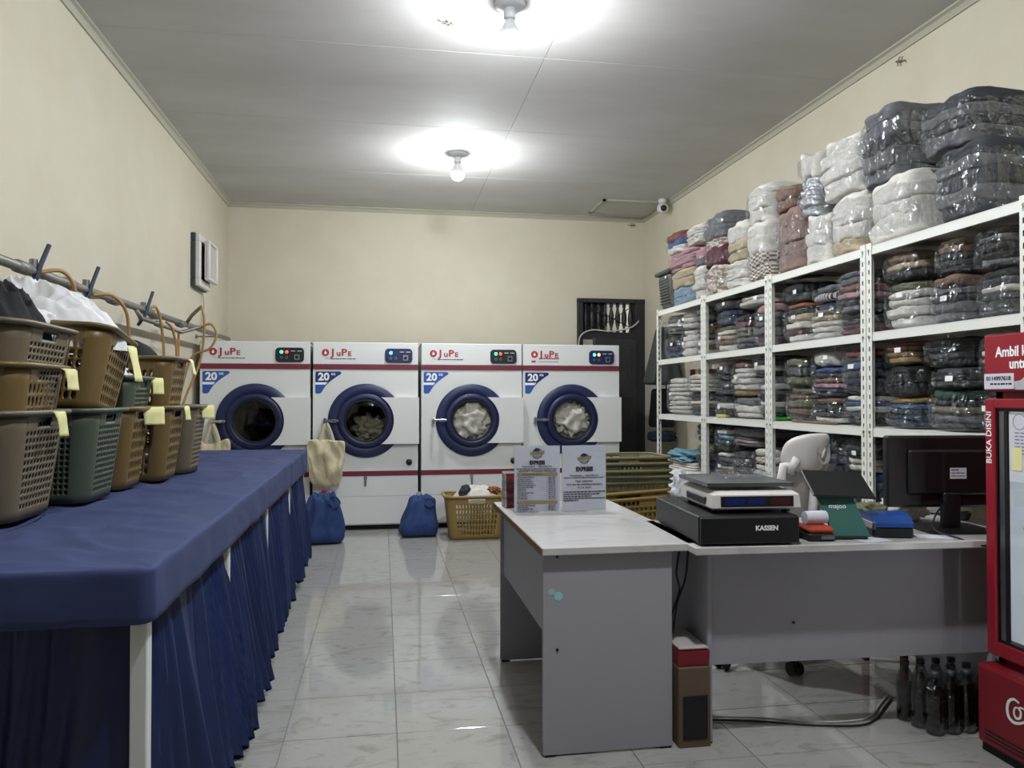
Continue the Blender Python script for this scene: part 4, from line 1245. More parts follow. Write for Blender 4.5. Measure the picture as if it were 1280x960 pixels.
# other things on and beside the racks
t = thing('storage_bin', 'dark grey ribbed bin with lid at the far end of the rack top', 'bin', (2.72, 6.68, 2.062))
def binf(q):
    v = q.z + .5; k = .82 + .18 * v
    return Vector((q.x * .40 * k, q.y * .34 * k, v * .34))
rbox(10, 8, binf).build('bin_body', 'bin_grey', t, True)
MB().box(-.215, .215, -.185, .185, .325, .36, .012).build('lid', 'bin_grey', t)
for k in range(9):
    MB().box(-.185 - .0015 * k, -.16, -.11, .11, .06 + k * .026, .07 + k * .026, .003).build('rib', 'bin_grey', t)
MB().box(-.206, -.2, -.1, -.07, .28, .3).build('tag', 'tag', t)
# books and ledgers on the farthest rack
for i, (m_, w_, hh) in enumerate((('cl_w', .03, .2), ('cl_m', .045, .22), ('cl_m', .045, .21), ('cl_i', .025, .2), ('cl_c', .025, .19), ('cl_i', .025, .2))):
    y = 6.30 - sum((.03, .05, .05, .03, .03, .03)[:i])
    o = thing('ledger', ['white ledger first in the upright row on the white linen', 'maroon ledger beside the white ledger', 'maroon ledger beside the beige ones', 'beige ledger next to the maroon ones', 'cream ledger in the middle of the beige ones', 'beige ledger at the post end of the row'][i], 'book', (2.74, y, 1.31 if i > 1 else 1.31), group='ledgers standing on the farthest rack')
    o.location.z = 1.336 + .002 if i > -1 else 0
    MB().box(-.12, .12, -w_ / 2, w_ / 2, 0, .17, .002).build('cover', m_, o)
    MB().box(-.115, .123, -w_ / 2 + .004, w_ / 2 - .004, .004, .166).build('pages', 'paper', o)
tag(blob('cloth', 'cl_l', None, (2.66, 6.36, .76), (.3, .55, .1), 2.6, 18, .2, 2.2, 51), 'light blue cloth on the white papers at the far rack end', 'cloth')
for k, lab in enumerate(('lowest white folded sheet under the light blue cloth', 'middle white folded sheet under the light blue cloth', 'upper white folded sheet directly under the light blue cloth')):
    o = rbox(8, 7); o.v = [(x * .34, y * .56, z * .022) for x, y, z in o.v]
    q = tag(o.build('folded_sheet', 'cl_w', None, True), lab, 'sheet', 'white folded sheets on the farthest rack'); q.location = (2.70, 6.36, .663 + k * .021); q.rotation_euler = (0, 0, R(k * 2 - 2))
tag(MB().box(2.56, 2.85, 5.07, 5.2, .655 + .472, .655 + .49, .003).build('cloth', mat('bright_green_cloth', '#35b02e', .7)), 'small bright green cloth at the foot of the narrow grey pile', 'cloth').location = (0, -.35, -.006)
tag(blob('cloth', mat('pale_yellow_cloth', '#d8cf86', .8), None, (2.56, 5.52, 1.128), (.06, .16, .024), 3, 10, .2, 3, 61), 'pale yellow cloth under the black and white pack', 'cloth')
o = MB().box(-.09, .09, -.12, .12, 0, .014, .002)
for (x, y, zz, lab) in ((2.6, 3.52, 1.117, 'flat cream envelope under the navy clothes beside the post'), (2.57, 3.98, 1.117, 'flat brown cardboard at the edge under light blue clothes')):
    pass
tag(MB().cyl((2.515, 3.95, 1.124), (2.535, 4.42, 1.124), .008, 8).cyl((2.534, 4.39, 1.124), (2.536, 4.45, 1.124), .013, 8).build('wooden_stick', 'cl_t', None, True), 'thin brown wooden stick lying along the middle shelf edge', 'stick')
# hanging jackets at the far end
M['jacket'] = mat('dark_grey_jacket', '#3f413f', .85, bump=.3, scale=14, vary=.2)
def hung(name, m_, c, w_, d, h_, label, seed, cat, top=.25):
    t = thing(name, label, cat, c)
    def fn(q):
        v = q.z + .5
        k = 1 - (1 - top) * v ** .8
        nn = .12 * math.sin(q.x * 14 + seed) * (1 - v) + .1 * noise.noise(Vector((q.x * 4, q.y * 4, v * 3 + seed)))
        return Vector((q.x * w_ * k, q.y * d * (k * .5 + .5) * (1 + nn), (v - 1) * h_))
    rbox(18, 9, fn).build('garment', m_, t, True)
    MB().tube(smoothpath([(0, 0, -.02), (0, 0, .03), (.02, 0, .05), (.03, 0, .03)]), .004, 6).build('hanger_hook', 'steel', t, True)
    return t
hung('jacket', 'jacket', (2.98, 7.9, 2.02), .40, .32, .62, 'dark grey jacket hanging beside the farthest rack', 2, 'jacket')
hung('shoulder_bag', 'black_cloth', (3.0, 8.0, 1.36), .26, .2, .42, 'black shoulder bag hanging below the grey jacket', 4, 'bag', .7)
MB_ = MB().tube([(2.93, 7.95, 1.3), (2.96, 7.97, 1.62), (3.0, 8.0, 1.64), (3.04, 8.0, 1.62), (3.07, 8.02, 1.3)], .01, 6)
tag(MB_.build('bag_strap', 'black_cloth', None, True), 'black strap loop above the hanging shoulder bag', 'strap')
tag(blob('cloth', 'cl_n', None, (3.0, 8.0, .84), (.3, .24, .12), 3, 12, .1, 3, 71), 'dark blue cloth folded on the ledge under the shoulder bag', 'cloth')
hung('jacket', 'cl_m', (2.86, 6.16, 1.065), .18, .38, .34, 'maroon jacket hanging inside the farthest rack', 6, 'jacket', .6)
hung('towel', 'cl_w', (2.9, 6.46, 1.065), .1, .16, .36, 'white towel hanging beside the maroon jacket', 8, 'towel', .7)
# red cloth and plastic bag by the far rack foot
tag(blob('red_bag', mat('red_fabric', '#8e1f22', .7, bump=.3, scale=16, vary=.4), None, (2.3, 5.93, .585), (.26, .42, .16), 2.6, 20, .25, 2.4, 81), 'crumpled red fabric bag on the edge below the far rack shelf', 'bag')
tag(blob('plastic_bag', 'white_bag', None, (2.15, 5.38, .575), (.2, .22, .34), 2.4, 26, .12, 2.0, 91), 'crumpled white plastic bag behind the weighing scale', 'bag')
tag(blob('woven_basket', mat('pale_woven_fibre', '#9a917c', .7, bump=.6, scale=60, vary=.4), None, (2.15, 5.38, .2), (.3, .34, .4), 4, 16, .03, 4, 95), 'pale woven basket under the crumpled white plastic bag', 'basket')
t = thing('carton', 'brown cardboard carton under the crumpled red fabric bag', 'carton', (2.31, 5.93, 0))
MB().box(-.14, .14, -.2, .2, 0, .5, .004).build('carton_body', 'cardboard', t)
MB().box(-.142, .142, -.03, .03, .1, .502).build('packing_tape', 'cl_i', t)

# ---------------------------------------------------------------- nested brown baskets behind the counter
ords = ['topmost', 'second', 'third', 'fourth', 'fifth', 'sixth', 'seventh', 'eighth', 'ninth', 'tenth', 'eleventh', 'lowest']
rnd = random.Random(3)
gaps = [0, .04, .04, .04, .042, .058, .042, .055, .04, .06, .055, .05]
z = .53
for k in range(12):
    z -= gaps[k]
    lab = 'topmost olive basket of the nested stack behind the signs' if k == 0 else 'lowest golden basket of the nested stack behind the signs' if k == 11 else \
        '%s %s basket from the top of the nested stack behind the signs' % (ords[k], 'olive' if k < 5 else 'golden brown')
    basket('olive' if k < 5 else 'gold', lab, (1.60 + rnd.uniform(-.012, .012), 5.05 + rnd.uniform(-.012, .012), max(z, .002)), (R(rnd.uniform(-1, 1)), R((0, 0, 0, 0, 0, -3, -3, -3, -3, -2, -1, 0)[k]), R(rnd.uniform(-3, 3))), 'nested baskets behind the counter', (1.12, 1.1, 1))

# ================================================================ COUNTER
CT = .745
t = thing('counter_desk', 'pale grey desk with marble top standing lengthwise under the signs', 'desk', (.85, 3.25, 0))
MB().box(-.295, .30, -.595, .60, CT - .028, CT, .003).build('desk_top', 'marble_top', t)
MB().box(-.298, -.294, -.595, .60, CT - .027, CT - .002).build('worn_edge', 'edge_brown', t)
MB().box(-.286, .195, -.567, -.549, .006, CT - .028, .002).build('side_panel', 'lamination', t)
MB().box(-.286, .195, .43, .448, .006, CT - .028, .002).build('side_panel', 'lamination', t)
MB().box(-.27, -.254, -.549, .43, .42, CT - .028, .001).build('modesty_panel', 'lamination', t)
for y in (-.558, .439):
    for x in (-.26, .17): MB().box(x - .02, x + .02, y - .01, y + .01, 0, .006).build('foot', 'black', t)
for x, z in ((-.235, .707), (-.235, .378)):
    MB().cyl((x, -.5705, z), (x, -.566, z), .005, 10).build('screw_cap', 'black', t)
tag(MB().lathe([(0, -.001), (.016, -.001), (.016, 0), (0, 0)], n=20, axis='y', c=(.62, 2.683, .567)).build('sticker', mat('pale_teal_sticker', '#8fc4c6', .4)), 'small round pale teal sticker on the desk front, lower one', 'sticker')
tag(MB().lathe([(0, -.001), (.012, -.001), (.012, 0), (0, 0)], n=20, axis='y', c=(.595, 2.683, .583)).build('sticker', mat('faded_teal_sticker', '#9fb4b8', .5)), 'small faded teal sticker on the desk front, upper one', 'sticker')
# second desk, turned a little
t = thing('counter_desk', 'pale grey desk with marble top carrying the scale and monitor', 'desk', (1.79, 2.83, 0), R(-2.2))
MB().box(-.69, .66, -.285, .31, CT - .028, CT, .003).build('desk_top', 'marble_top', t)
MB().box(-.60, -.582, -.165, .29, .006, CT - .028, .002).build('side_panel', 'lamination', t)
MB().box(.545, .563, -.165, .29, .006, CT - .028, .002).build('side_panel', 'lamination', t)
MB().box(-.582, .545, -.155, -.139, .285, CT - .028, .001).build('modesty_panel', 'lamination', t)
for x in (-.591, .554):
    for y in (-.14, .26): MB().box(x - .01, x + .01, y - .02, y + .02, 0, .006).build('foot', 'black', t)
MB().cyl((-.26, -.159, .43), (-.26, -.154, .43), .005, 10).build('screw_cap', 'black', t)

# sign holders
rnd = random.Random(11)
def printed(q, xa, xb, z, hgt, y=-.0035, wl=(.006, .018), gap=.003):
    x = xa
    while x < xb - .002:
        l = rnd.uniform(*wl); q.box(x, min(x + l, xb), y - .0004, y, z - hgt / 2, z + hgt / 2); x += l + gap
    return q
def sign(loc, label, rz, kind):
    t = thing('sign_holder', label, 'sign', loc, rz, 'sign holders on the counter')
    tilt = MB()
    Wd, Hh = .212, .305
    MB().box(-Wd / 2, Wd / 2, -.001, .002, .004, Hh, .0004).build('paper_sheet', 'paper', t)
    MB().box(-Wd / 2 - .002, Wd / 2 + .002, -.0032, -.0016, .002, Hh + .003).build('acrylic_front', 'acrylic', t)
    MB().box(-Wd / 2 - .002, Wd / 2 + .002, .0026, .004, .002, Hh + .003).build('acrylic_back', 'acrylic', t)
    MB().box(-Wd / 2 - .002, Wd / 2 + .002, -.012, .07, 0, .002).build('acrylic_foot', 'acrylic', t)
    y = -.0035
    zz = (lambda f: Hh * (1 - f))
    lc = .115 if kind == 0 else .20
    lg = MB().lathe([(.021, y), (.0235, y), (.0235, y - .0004), (.021, y - .0004)], n=32, axis='y', c=(0, 0, zz(lc)), closed=True).build('logo_ring', 'print_black', t)
    MB().lathe([(0, y - .0004), (.013, y - .0004), (.013, y)], n=20, axis='y', c=(-.002, 0, zz(lc) + .012)).build('logo_globe', 'sticker_navy', lg)
    b = MB()
    for k in range(8):
        x = -.034 + k * .0085; hgt = .012
        b.quad([(x, y - .001, zz(lc) - .006 + k * .0008), (x + .0072, y - .001, zz(lc) - .006 + k * .0008), (x + .0082, y - .001, zz(lc) + .007 + k * .0008), (x + .001, y - .001, zz(lc) + .007 + k * .0008)])
    b.build('logo_wordmark', 'print_gold', lg)
    text('lettering', 'LAUNDRY', .009, 'print_black', lg, (.001, y - .0012, zz(lc) - .0125), FRONT, ext=.0001, bold=.0002)
    def T(s, f, size, sx=1, m_='print_black', bold=.0, x=0): text('lettering', s, size, m_, t, (x, y - .0004, zz(f)), FRONT, ext=.0001, sx=sx, bold=bold)
    if kind == 0:
        T('EXPRESS', .255, .024, .8, bold=.0012)
        T('Phone Number  :  +6281238015961', .31, .0095, 1.0, 'print_black', .0002)
        b = MB(); printed(b, -.096, .096, zz(.343), .003); b.build('printed_text', 'print_grey', t)
        T('LAUNDRY PACKAGE PRICE LIST', .377, .0125, 1.0, bold=.0003)
        for f0, f1 in ((.405, .45), (.825, .873)):
            MB().box(-.094, .094, y - .0003, y, zz(f1), zz(f0)).build('table_header', 'print_brown', t)
        b = MB(); l = MB()
        fs = [.475 + .029 * k for k in range(12)] + [.895 + .027 * k for k in range(4)]
        for f in fs:
            printed(b, -.09, -.09 + rnd.uniform(.035, .085), zz(f), .0035)
            printed(b, .052, .085, zz(f), .0035)
            l.box(-.094, .094, y - .0002, y, zz(f + .0145) - .0003, zz(f + .0145) + .0003)
        l.box(.044, .0448, y - .0002, y, zz(.99), zz(.405)).box(-.0945, -.094, y - .0002, y, zz(.99), zz(.405)).box(.094, .0945, y - .0002, y, zz(.99), zz(.405))
        b.build('printed_text', 'print_grey', t); l.build('table_rules', 'print_grey', t)
        b = MB(); printed(b, -.07, .03, zz(.43), .003, y - .0004); b.build('printed_text', 'print_black', t)
    else:
        T('EXPRESS', .36, .027, .82, bold=.0014)
        T('Phone Number  :  +6281238015961', .455, .0095, 1.0, bold=.0002)
        b = MB(); printed(b, -.098, .098, zz(.487), .003)
        T('Dear customer,', .54, .0135, bold=.0002)
        T('here are the washing procedure', .588, .0135, .98, bold=.0002)
        T('in our place', .635, .0135, bold=.0002)
        for f, x1_ in ((.70, .10), (.735, .075), (.768, .035), (.80, .1), (.83, -.03)):
            printed(b, -.1, x1_, zz(f), .0045)
        b.build('printed_text', 'print_black', t)
    return t
sign((.703, 3.475, CT + .001), 'acrylic sign holder with the price list table', R(-3), 0)
sign((.923, 3.465, CT + .001), 'acrylic sign holder with the washing procedure text', R(3), 1)
M['box_dark'] = mat('dark_maroon_box', '#2c1a1c', .4, hex2='#5a2a26', scale=14)
M['box_side'] = mat('pale_box_side', '#a9a9ac', .6)
for k, lab in enumerate(('lowest small maroon box behind the price list sign', 'second small maroon box from below behind the price list sign', 'third small maroon box from below behind the price list sign', 'uppermost small maroon box behind the price list sign')):
    t = thing('small_box', lab, 'box', (.655, 3.70, CT + .001 + k * .041), R(2 - k), 'small boxes behind the price list sign')
    MB().box(-.07, .09, -.06, .06, 0, .04, .002).build('box_body', 'box_dark', t)
    MB().box(-.073, -.0695, -.058, .058, .002, .038).build('box_end', 'box_side', t)
    MB().box(-.07, .02, -.0615, -.0595, .012, .028).build('box_label', 'red_dark', t)

# ---------------------------------------------------------------- cash drawer, scale
t = thing('cash_drawer', 'black metal cash drawer under the weighing scale', 'cash drawer', (1.315, 2.85, CT + .001), R(-4))
MB().box(-.185, .185, -.265, .27, .006, .105, .004).build('drawer_case', 'black', t)
MB().box(-.182, .182, -.283, -.267, .008, .102, .004).build('drawer_front', 'black', t)
text('lettering', 'KASSEN', .024, 'print_white', t, (.06, -.284, .062), FRONT, bold=.0008)
for x in (-.16, .16):
    for y in (-.23, .24): MB().cyl((x, y, 0), (x, y, .008), .012, 10).build('foot', 'black_matte', t)
t = thing('weighing_scale', 'white price computing scale with blue display on the cash drawer', 'scale', (1.36, 2.79, CT + .107), R(-4))
poly = [(-.17, 0), (.165, 0), (.165, .075), (-.13, .075), (-.17, .03)]
b = MB()
# body with sloping sides
def sb(z, w0, w1, d0, d1): return [(-w0, -d0, z), (w1, -d0, z), (w1, d1, z), (-w0, d1, z)]
lay = [sb(.012, .16, .16, .15, .2), sb(.02, .168, .168, .165, .2), sb(.066, .164, .164, .16, .2), sb(.078, .14, .15, .14, .19)]
for l in lay: b.v += l
for i in range(3):
    for k in range(4):
        j = (k + 1) % 4
        b.f.append((i * 4 + k, i * 4 + j, i * 4 + 4 + j, i * 4 + 4 + k))
b.f.append((3, 2, 1, 0)); b.f.append((12, 13, 14, 15))
b.build('scale_body', 'white_plastic', t)
MB().box(-.171, -.16, -.1, .12, .022, .055, .006).build('side_recess', 'black', t)
MB().box(-.135, .14, -.1665, -.161, .024, .062, .001).build('display_window', 'black', t)
dsp = MB().box(-.12, -.045, -.1675, -.1664, .03, .055).build('display_digits', 'lcd_blue', t)
MB().box(-.035, .035, -.1675, -.1664, .03, .055).build('display_digits', 'lcd_blue', t)
MB().box(.05, .125, -.1675, -.1664, .03, .055).build('display_digits', 'lcd_red', t)
MB().lathe([(0, .1), (.012, .1), (.012, .076), (.03, .076)], n=12, c=(0, .03, 0)).build('tray_support', 'black', t)
tr = MB().box(-.165, .155, -.12, .21, .1, .104, .001)
tr.box(-.17, -.165, -.125, .215, .092, .106).box(.155, .16, -.125, .215, .092, .106).box(-.17, .16, -.125, -.12, .092, .106).box(-.17, .16, .21, .215, .092, .106)
tr.build('weighing_tray', 'steel', t)
for x in (-.13, .13):
    MB().cyl((x, -.12, 0), (x, -.12, .014), .016, 10).cyl((x, .17, 0), (x, .17, .014), .016, 10).build('foot', 'black_matte', t)
tag(blob('clear_bag', 'film2', None, (1.40, 2.86, CT + .107 + .121), (.2, .16, .03), 3, 14, .2, 3, 21), 'clear plastic bag lying on the scale tray', 'bag')
# card terminal with paper roll
t = thing('card_terminal', 'small orange and black receipt terminal beside the cash drawer', 'terminal', (1.60, 2.66, CT + .001), R(-6))
MB().box(-.05, .05, -.06, .06, 0, .03, .008).build('terminal_base', 'black', t)
MB().box(-.05, .05, -.058, .06, .028, .052, .01).build('terminal_cover', 'orange_plastic', t)
MB().box(-.005, .045, -.062, -.058, .008, .022).build('label_plate', 'steel', t)
tag(MB().lathe([(0, -.042), (.024, -.042), (.024, .042), (0, .042)], n=24, axis='x', c=(1.605, 2.67, CT + .079)).build('paper_roll', 'paper', None, False), 'white till roll lying on the orange terminal', 'paper roll')
# tablet stand
t = thing('tablet_stand', 'green point of sale stand with a tilted black tablet', 'tablet', (1.72, 2.68, CT + .001), R(-12))
MB().box(-.085, .075, -.065, .1, 0, .014, .005).build('stand_base', 'black', t)
def slab(p0, p1, hw, th):
    b = MB(); a, c = Vector(p0), Vector(p1); n_ = (c - a).normalized(); up_ = Vector((0, n_.z, -n_.y)) * th if abs(n_.x) < .9 else Vector((0, 0, th))
    for q in (a, c):
        for sx in (-hw, hw):
            b.v += [tuple(q + Vector((sx, 0, 0))), tuple(q + Vector((sx, 0, 0)) + up_)]
    b.f += [(0, 2, 3, 1), (4, 5, 7, 6), (0, 1, 5, 4), (2, 6, 7, 3), (1, 3, 7, 5), (0, 4, 6, 2)]
    return b
g = slab((.018, -.06, .012), (-.035, .005, .178), .066, .012)
g.build('stand_plate', 'teal', t)
ang = math.atan2(.08, .193)
text('lettering', 'majoo', .026, 'print_white', t, (-.022, -.0205, .118), (R(90) - ang, R(-0), R(0)), ext=.0003)
tb = thing_part = MB()
tb.box(-.12, .12, -.08, .08, 0, .01, .004)
tbo = tb.build('tablet', 'black', t); tbo.location = (-.0, .04, .19); tbo.rotation_euler = (R(32), R(3), R(4))
o = MB().box(-.085, -.06, -.05, -.01, -.0015, 0).build('label_plate', 'darkgrey', tbo)
# label printer
t = thing('label_printer', 'small blue and black label printer between tablet stand and monitor', 'printer', (1.915, 2.70, CT + .001), R(-14))
MB().box(-.075, .075, -.085, .085, 0, .04, .008).build('printer_base', 'black', t)
prof = [(-.085, .04), (.085, .04), (.085, .06), (.06, .082), (.0, .09), (-.05, .08), (-.085, .055)]
MB().prism(prof, -.074, .074, 'yz').build('printer_lid', 'blue_plastic', t)
MB().box(-.076, -.06, -.087, .03, .03, .06, .004).build('hinge_strip', 'steel', t)
# monitor, seen from behind
t = thing('monitor', 'black computer monitor seen from behind with white label', 'monitor', (2.235, 2.76, CT + .001), R(-7))
MB().box(-.25, .25, -.012, .028, .09, .375, .008).build('screen_case', 'black', t)
MB().box(-.17, .17, -.03, -.012, .14, .32, .012).build('rear_bulge', 'black', t)
MB().box(-.245, .245, .0275, .029, .095, .37).build('screen', 'black_matte', t)
MB().box(-.035, .035, -.04, -.005, .01, .15, .006).build('stand_neck', 'black', t)
MB().prism(rrect(-.13, .13, -.12, .09, .03), .0, .012, 'xy').build('stand_base', 'black', t)
lp = MB().box(-.005, .062, -.0316, -.0299, .205, .248).build('rating_label', 'paper', t)
b = MB(); rnd = random.Random(5); printed(b, .0, .03, .24, .004, -.0318); printed(b, .0, .055, .228, .003, -.0318); printed(b, .0, .055, .216, .003, -.0318); b.build('printed_text', 'print_black', lp)
tag(blob('white_cloth', 'cl_w', None, (2.21, 2.99, CT + .05), (.18, .14, .1), 2.6, 14, .15, 3, 101), 'crumpled white cloth behind the monitor foot', 'cloth')
tag(blob('clear_bag', 'cl_v', None, (2.06, 3.0, CT + .04), (.13, .12, .08), 2.6, 14, .15, 3, 103), 'small olive pouch left of the monitor neck', 'pouch')
for (x, y, rz, lab) in ((1.79, 2.60, 10, 'loose white paper under the tablet stand'), (2.06, 2.62, -20, 'loose white paper before the monitor foot')):
    o = tag(MB().box(-.06, .06, -.04, .04, 0, .0012).build('paper_sheet', 'paper'), lab, 'paper', 'loose papers on the counter'); o.location = (x, y, CT + .0008); o.rotation_euler = (0, 0, R(rz))
tag(MB().tube(smoothpath([(2.2, 2.72, CT + .12), (2.12, 2.68, CT + .07), (2.10, 2.66, CT + .02), (2.12, 2.56, CT + .005), (2.2, 2.53, CT - .02), (2.3, 2.52, CT + .0), (2.4, 2.53, CT + .01)]), .0035, 6).build('cable', 'cable_black', None, True), 'thin black monitor cable drooping over the desk edge', 'cable')

# ---------------------------------------------------------------- chair behind the counter
t = thing('office_chair', 'white plastic swivel chair with headrest behind the counter', 'chair', (1.815, 3.545, 0), R(25))
for k in range(5):
    a = R(72 * k + 40)
    MB().tube([(0, 0, .1), (.14 * math.cos(a), .14 * math.sin(a), .095), (.27 * math.cos(a), .27 * math.sin(a), .075)], [.022, .018, .014], 8).build('base_arm', 'white_plastic', t, True)
    cx_, cy_ = .27 * math.cos(a), .27 * math.sin(a)
    w_ = MB()
    for s in (-.016, .016):
        w_.cyl((cx_ + s * math.sin(a) - .001, cy_ - s * math.cos(a), .031), (cx_ + (s + .012 * (1 if s > 0 else -1)) * math.sin(a), cy_ - (s + .012 * (1 if s > 0 else -1)) * math.cos(a), .031), .031, 16)
    w_.box(cx_ - .016, cx_ + .016, cy_ - .016, cy_ + .016, .035, .07, .006)
    w_.build('caster', 'black', t)
MB().cyl((0, 0, .08), (0, 0, .42), .025, 14).build('gas_column', 'darkgrey', t)
def seatf(q): return Vector((q.x * .48, q.y * .47, .45 + q.z * .08 + .04 * q.x * q.x))
rbox(12, 5, seatf).build('seat', 'white_plastic2', t, True)
def backf(u, v):
    a = (u - .5) * 2
    wv = .17 - .03 * v
    return (a * wv, -.22 - .07 * v + .04 * a * a, .46 + .5 * v)
fixup(MB().grid(backf, 14, 14).build('backrest', 'white_plastic2', t, True), .014)
fr = [(math.copysign(1, math.cos(k)) * 0, 0, 0) for k in ()]
loop = []
for u, v in [(0, v / 8) for v in range(9)] + [(u / 6, 1) for u in range(1, 7)] + [(1, 1 - v / 8) for v in range(1, 9)] + [(1 - u / 6, 0) for u in range(1, 6)]:
    p = Vector(backf(u, v)); p.y -= .012; loop.append(p)
MB().tube(loop, .021, 8, closed=True).build('back_frame', 'white_plastic', t, True)
MB().tube([(0, -.25, .5), (0, -.31, .7), (0, -.33, .9)], .02, 8).build('spine', 'white_plastic', t, True)
def headf(q): return Vector((q.x * .26, -.33 + q.y * .08 + .3 * q.x * q.x - .3 * q.z * .17, 1.02 + q.z * .18))
hd = rbox(14, 3.0, headf).build('headrest', 'white_plastic', t, True)
MB().lathe([(0, .002), (.035, .004), (.05, -.004)], n=24, axis='y', c=(0, -.371, 1.02)).build('headrest_recess', 'white_plastic2', hd, True)
MB().tube([(-.01, -.374, 1.0), (.012, -.372, 1.045)], .006, 8).build('headrest_rib', 'white_plastic', hd, True)
for s in (-1, 1):
    MB().tube([(s * .125, -.285, .93), (s * .115, -.315, 1.0)], .018, 8).build('hinge_arm', 'white_plastic', t, True)

# ---------------------------------------------------------------- under the counter
t = thing('speaker_box', 'brown board box with a dark recessed front between the desks', 'box', (1.125, 2.80, 0))
MB().box(-.06, .062, -.13, .13, .0, .29, .003).build('box_body', 'cardboard', t)
MB().box(-.045, .05, -.1335, -.1295, .03, .19, .002).build('recessed_front', 'black_matte', t)
t = thing('red_case', 'dark red wedge shaped case on the brown box', 'case', (1.125, 2.80, .292))
MB().prism([(-.12, 0), (.12, 0), (.12, .062), (-.128, .055)], -.058, .06, 'yz').build('case_body', 'red_dark', t)
MB().box(-.055, .058, -.12, .12, .06, .068, .002).build('case_lid', 'white_plastic2', t)
tag(MB().tube(smoothpath([(1.24, 2.88, .006), (1.45, 2.83, .006), (1.65, 2.76, .006), (1.82, 2.73, .006), (1.92, 2.77, .006), (2.02, 2.86, .006), (2.12, 2.95, .006)]), .0042, 6).build('cable', 'cable_black', None, True), 'black cable lying along the floor under the desk', 'cable')
tag(MB().tube(smoothpath([(1.24, 2.91, .007), (1.45, 2.865, .007), (1.65, 2.79, .007), (1.82, 2.77, .007), (1.92, 2.80, .007), (2.02, 2.89, .007), (2.12, 2.98, .007)]), .0042, 6).build('cable', 'cable_white', None, True), 'white cable lying along the floor under the desk', 'cable')
tag(MB().tube(smoothpath([(1.10, 2.75, .70), (1.085, 2.74, .62), (1.10, 2.75, .55), (1.075, 2.76, .46), (1.08, 2.76, .39)]), .004, 6).tube(smoothpath([(1.135, 2.75, .70), (1.12, 2.74, .6), (1.09, 2.75, .5), (1.08, 2.765, .39)]), .004, 6).build('cable', 'cable_black', None, True), 'pair of thin black cords hanging between the two desks', 'cable')
t = thing('red_stool', 'red stool with thin legs behind the bottles under the desk', 'stool', (2.46, 3.28, 0))
MB().box(-.16, .16, -.16, .16, .4, .43, .008).build('seat', 'red_dark', t)
for sx in (-1, 1):
    for sy in (-1, 1):
        MB().box(sx * .14 - .014, sx * .14 + .014, sy * .14 - .014, sy * .14 + .014, 0, .4, .003).build('leg', 'red_dark', t)
# bottles
bot_liquid = MB().lathe([(0, .004), (.029, .004), (.031, .03), (.029, .06), (.031, .12), (.028, .145), (0, .146)], n=14).mesh('cola', 'cola', True)
bot_shell = MB().lathe([(0, 0), (.031, 0), (.033, .03), (.031, .06), (.033, .12), (.032, .158), (.024, .186), (.013, .205), (.013, .215)], n=16).mesh('bottle_shell', 'pet', True)
bot_cap = MB().lathe([(0, .232), (.015, .232), (.016, .215), (.013, .212)], n=14).mesh('bottle_cap', 'darkgrey', True)
colw = ['first', 'second', 'third', 'fourth']
for i in range(3):
    for j in range(4):
        lab = 'small dark cola bottle, %s row from the front, %s from the left under the desk' % (colw[i], colw[j])
        b = thing('cola_bottle', lab, 'bottle', (2.072 + j * .068 - i * .012, 2.63 + i * .068, .001), group='shrink wrapped cola bottles under the desk')
        link('cola', bot_liquid, b); link('bottle_shell', bot_shell, b); link('bottle_cap', bot_cap, b)
wf = rbox(16, 6, lambda q: Vector((q.x * .30, q.y * .225, (q.z + .5) * .2)) * (1 + .02 * noise.noise(q * 9)))
o = wf.build('shrink_wrap', 'film2', None, True); o.location = (2.163, 2.698, .004)
tag(o, 'clear shrink wrap around the cola bottles', 'plastic wrap')

# ================================================================ DRINKS FRIDGE
FX, FY0, FY1 = 2.17, 1.88, 2.485
t = thing('drinks_fridge', 'red glass door drinks fridge with lit white interior', 'fridge', (FX + .3, (FY0 + FY1) / 2, 0))
ox, oy = -(FX + .3), -(FY0 + FY1) / 2
def fb(x0, x1, y0, y1, z0, z1, bev=0.0, b=None): return (b or MB()).box(x0 + ox, x1 + ox, y0 + oy, y1 + oy, z0, z1, bev)
c_ = MB()
fb(FX + .05, FX + .6, FY0, FY0 + .03, .31, 1.5, 0, c_); fb(FX + .05, FX + .6, FY1 - .03, FY1, .31, 1.5, 0, c_); fb(FX + .57, FX + .6, FY0, FY1, .31, 1.5, 0, c_); fb(FX + .05, FX + .6, FY0, FY1, 1.27, 1.5, 0, c_); fb(FX + .05, FX + .6, FY0, FY1, .3, .34, 0, c_)
c_.build('cabinet', 'red', t)
l_ = MB()
fb(FX + .06, FX + .57, FY0 + .03, FY0 + .035, .34, 1.27, 0, l_); fb(FX + .06, FX + .57, FY1 - .035, FY1 - .03, .34, 1.27, 0, l_); fb(FX + .565, FX + .57, FY0 + .03, FY1 - .03, .34, 1.27, 0, l_); fb(FX + .06, FX + .57, FY0 + .03, FY1 - .03, .34, .345, 0, l_); fb(FX + .06, FX + .57, FY0 + .03, FY1 - .03, 1.265, 1.27, 0, l_)
l_.build('inner_liner', 'liner', t)
m, nt, b = nodes('fridge_led'); b.inputs['Emission Color'].default_value = (.9, .96, 1, 1); b.inputs['Emission Strength'].default_value = 14
fb(FX + .07, FX + .085, FY0 + .05, FY0 + .07, .4, 1.22).build('light_tube', m, t)
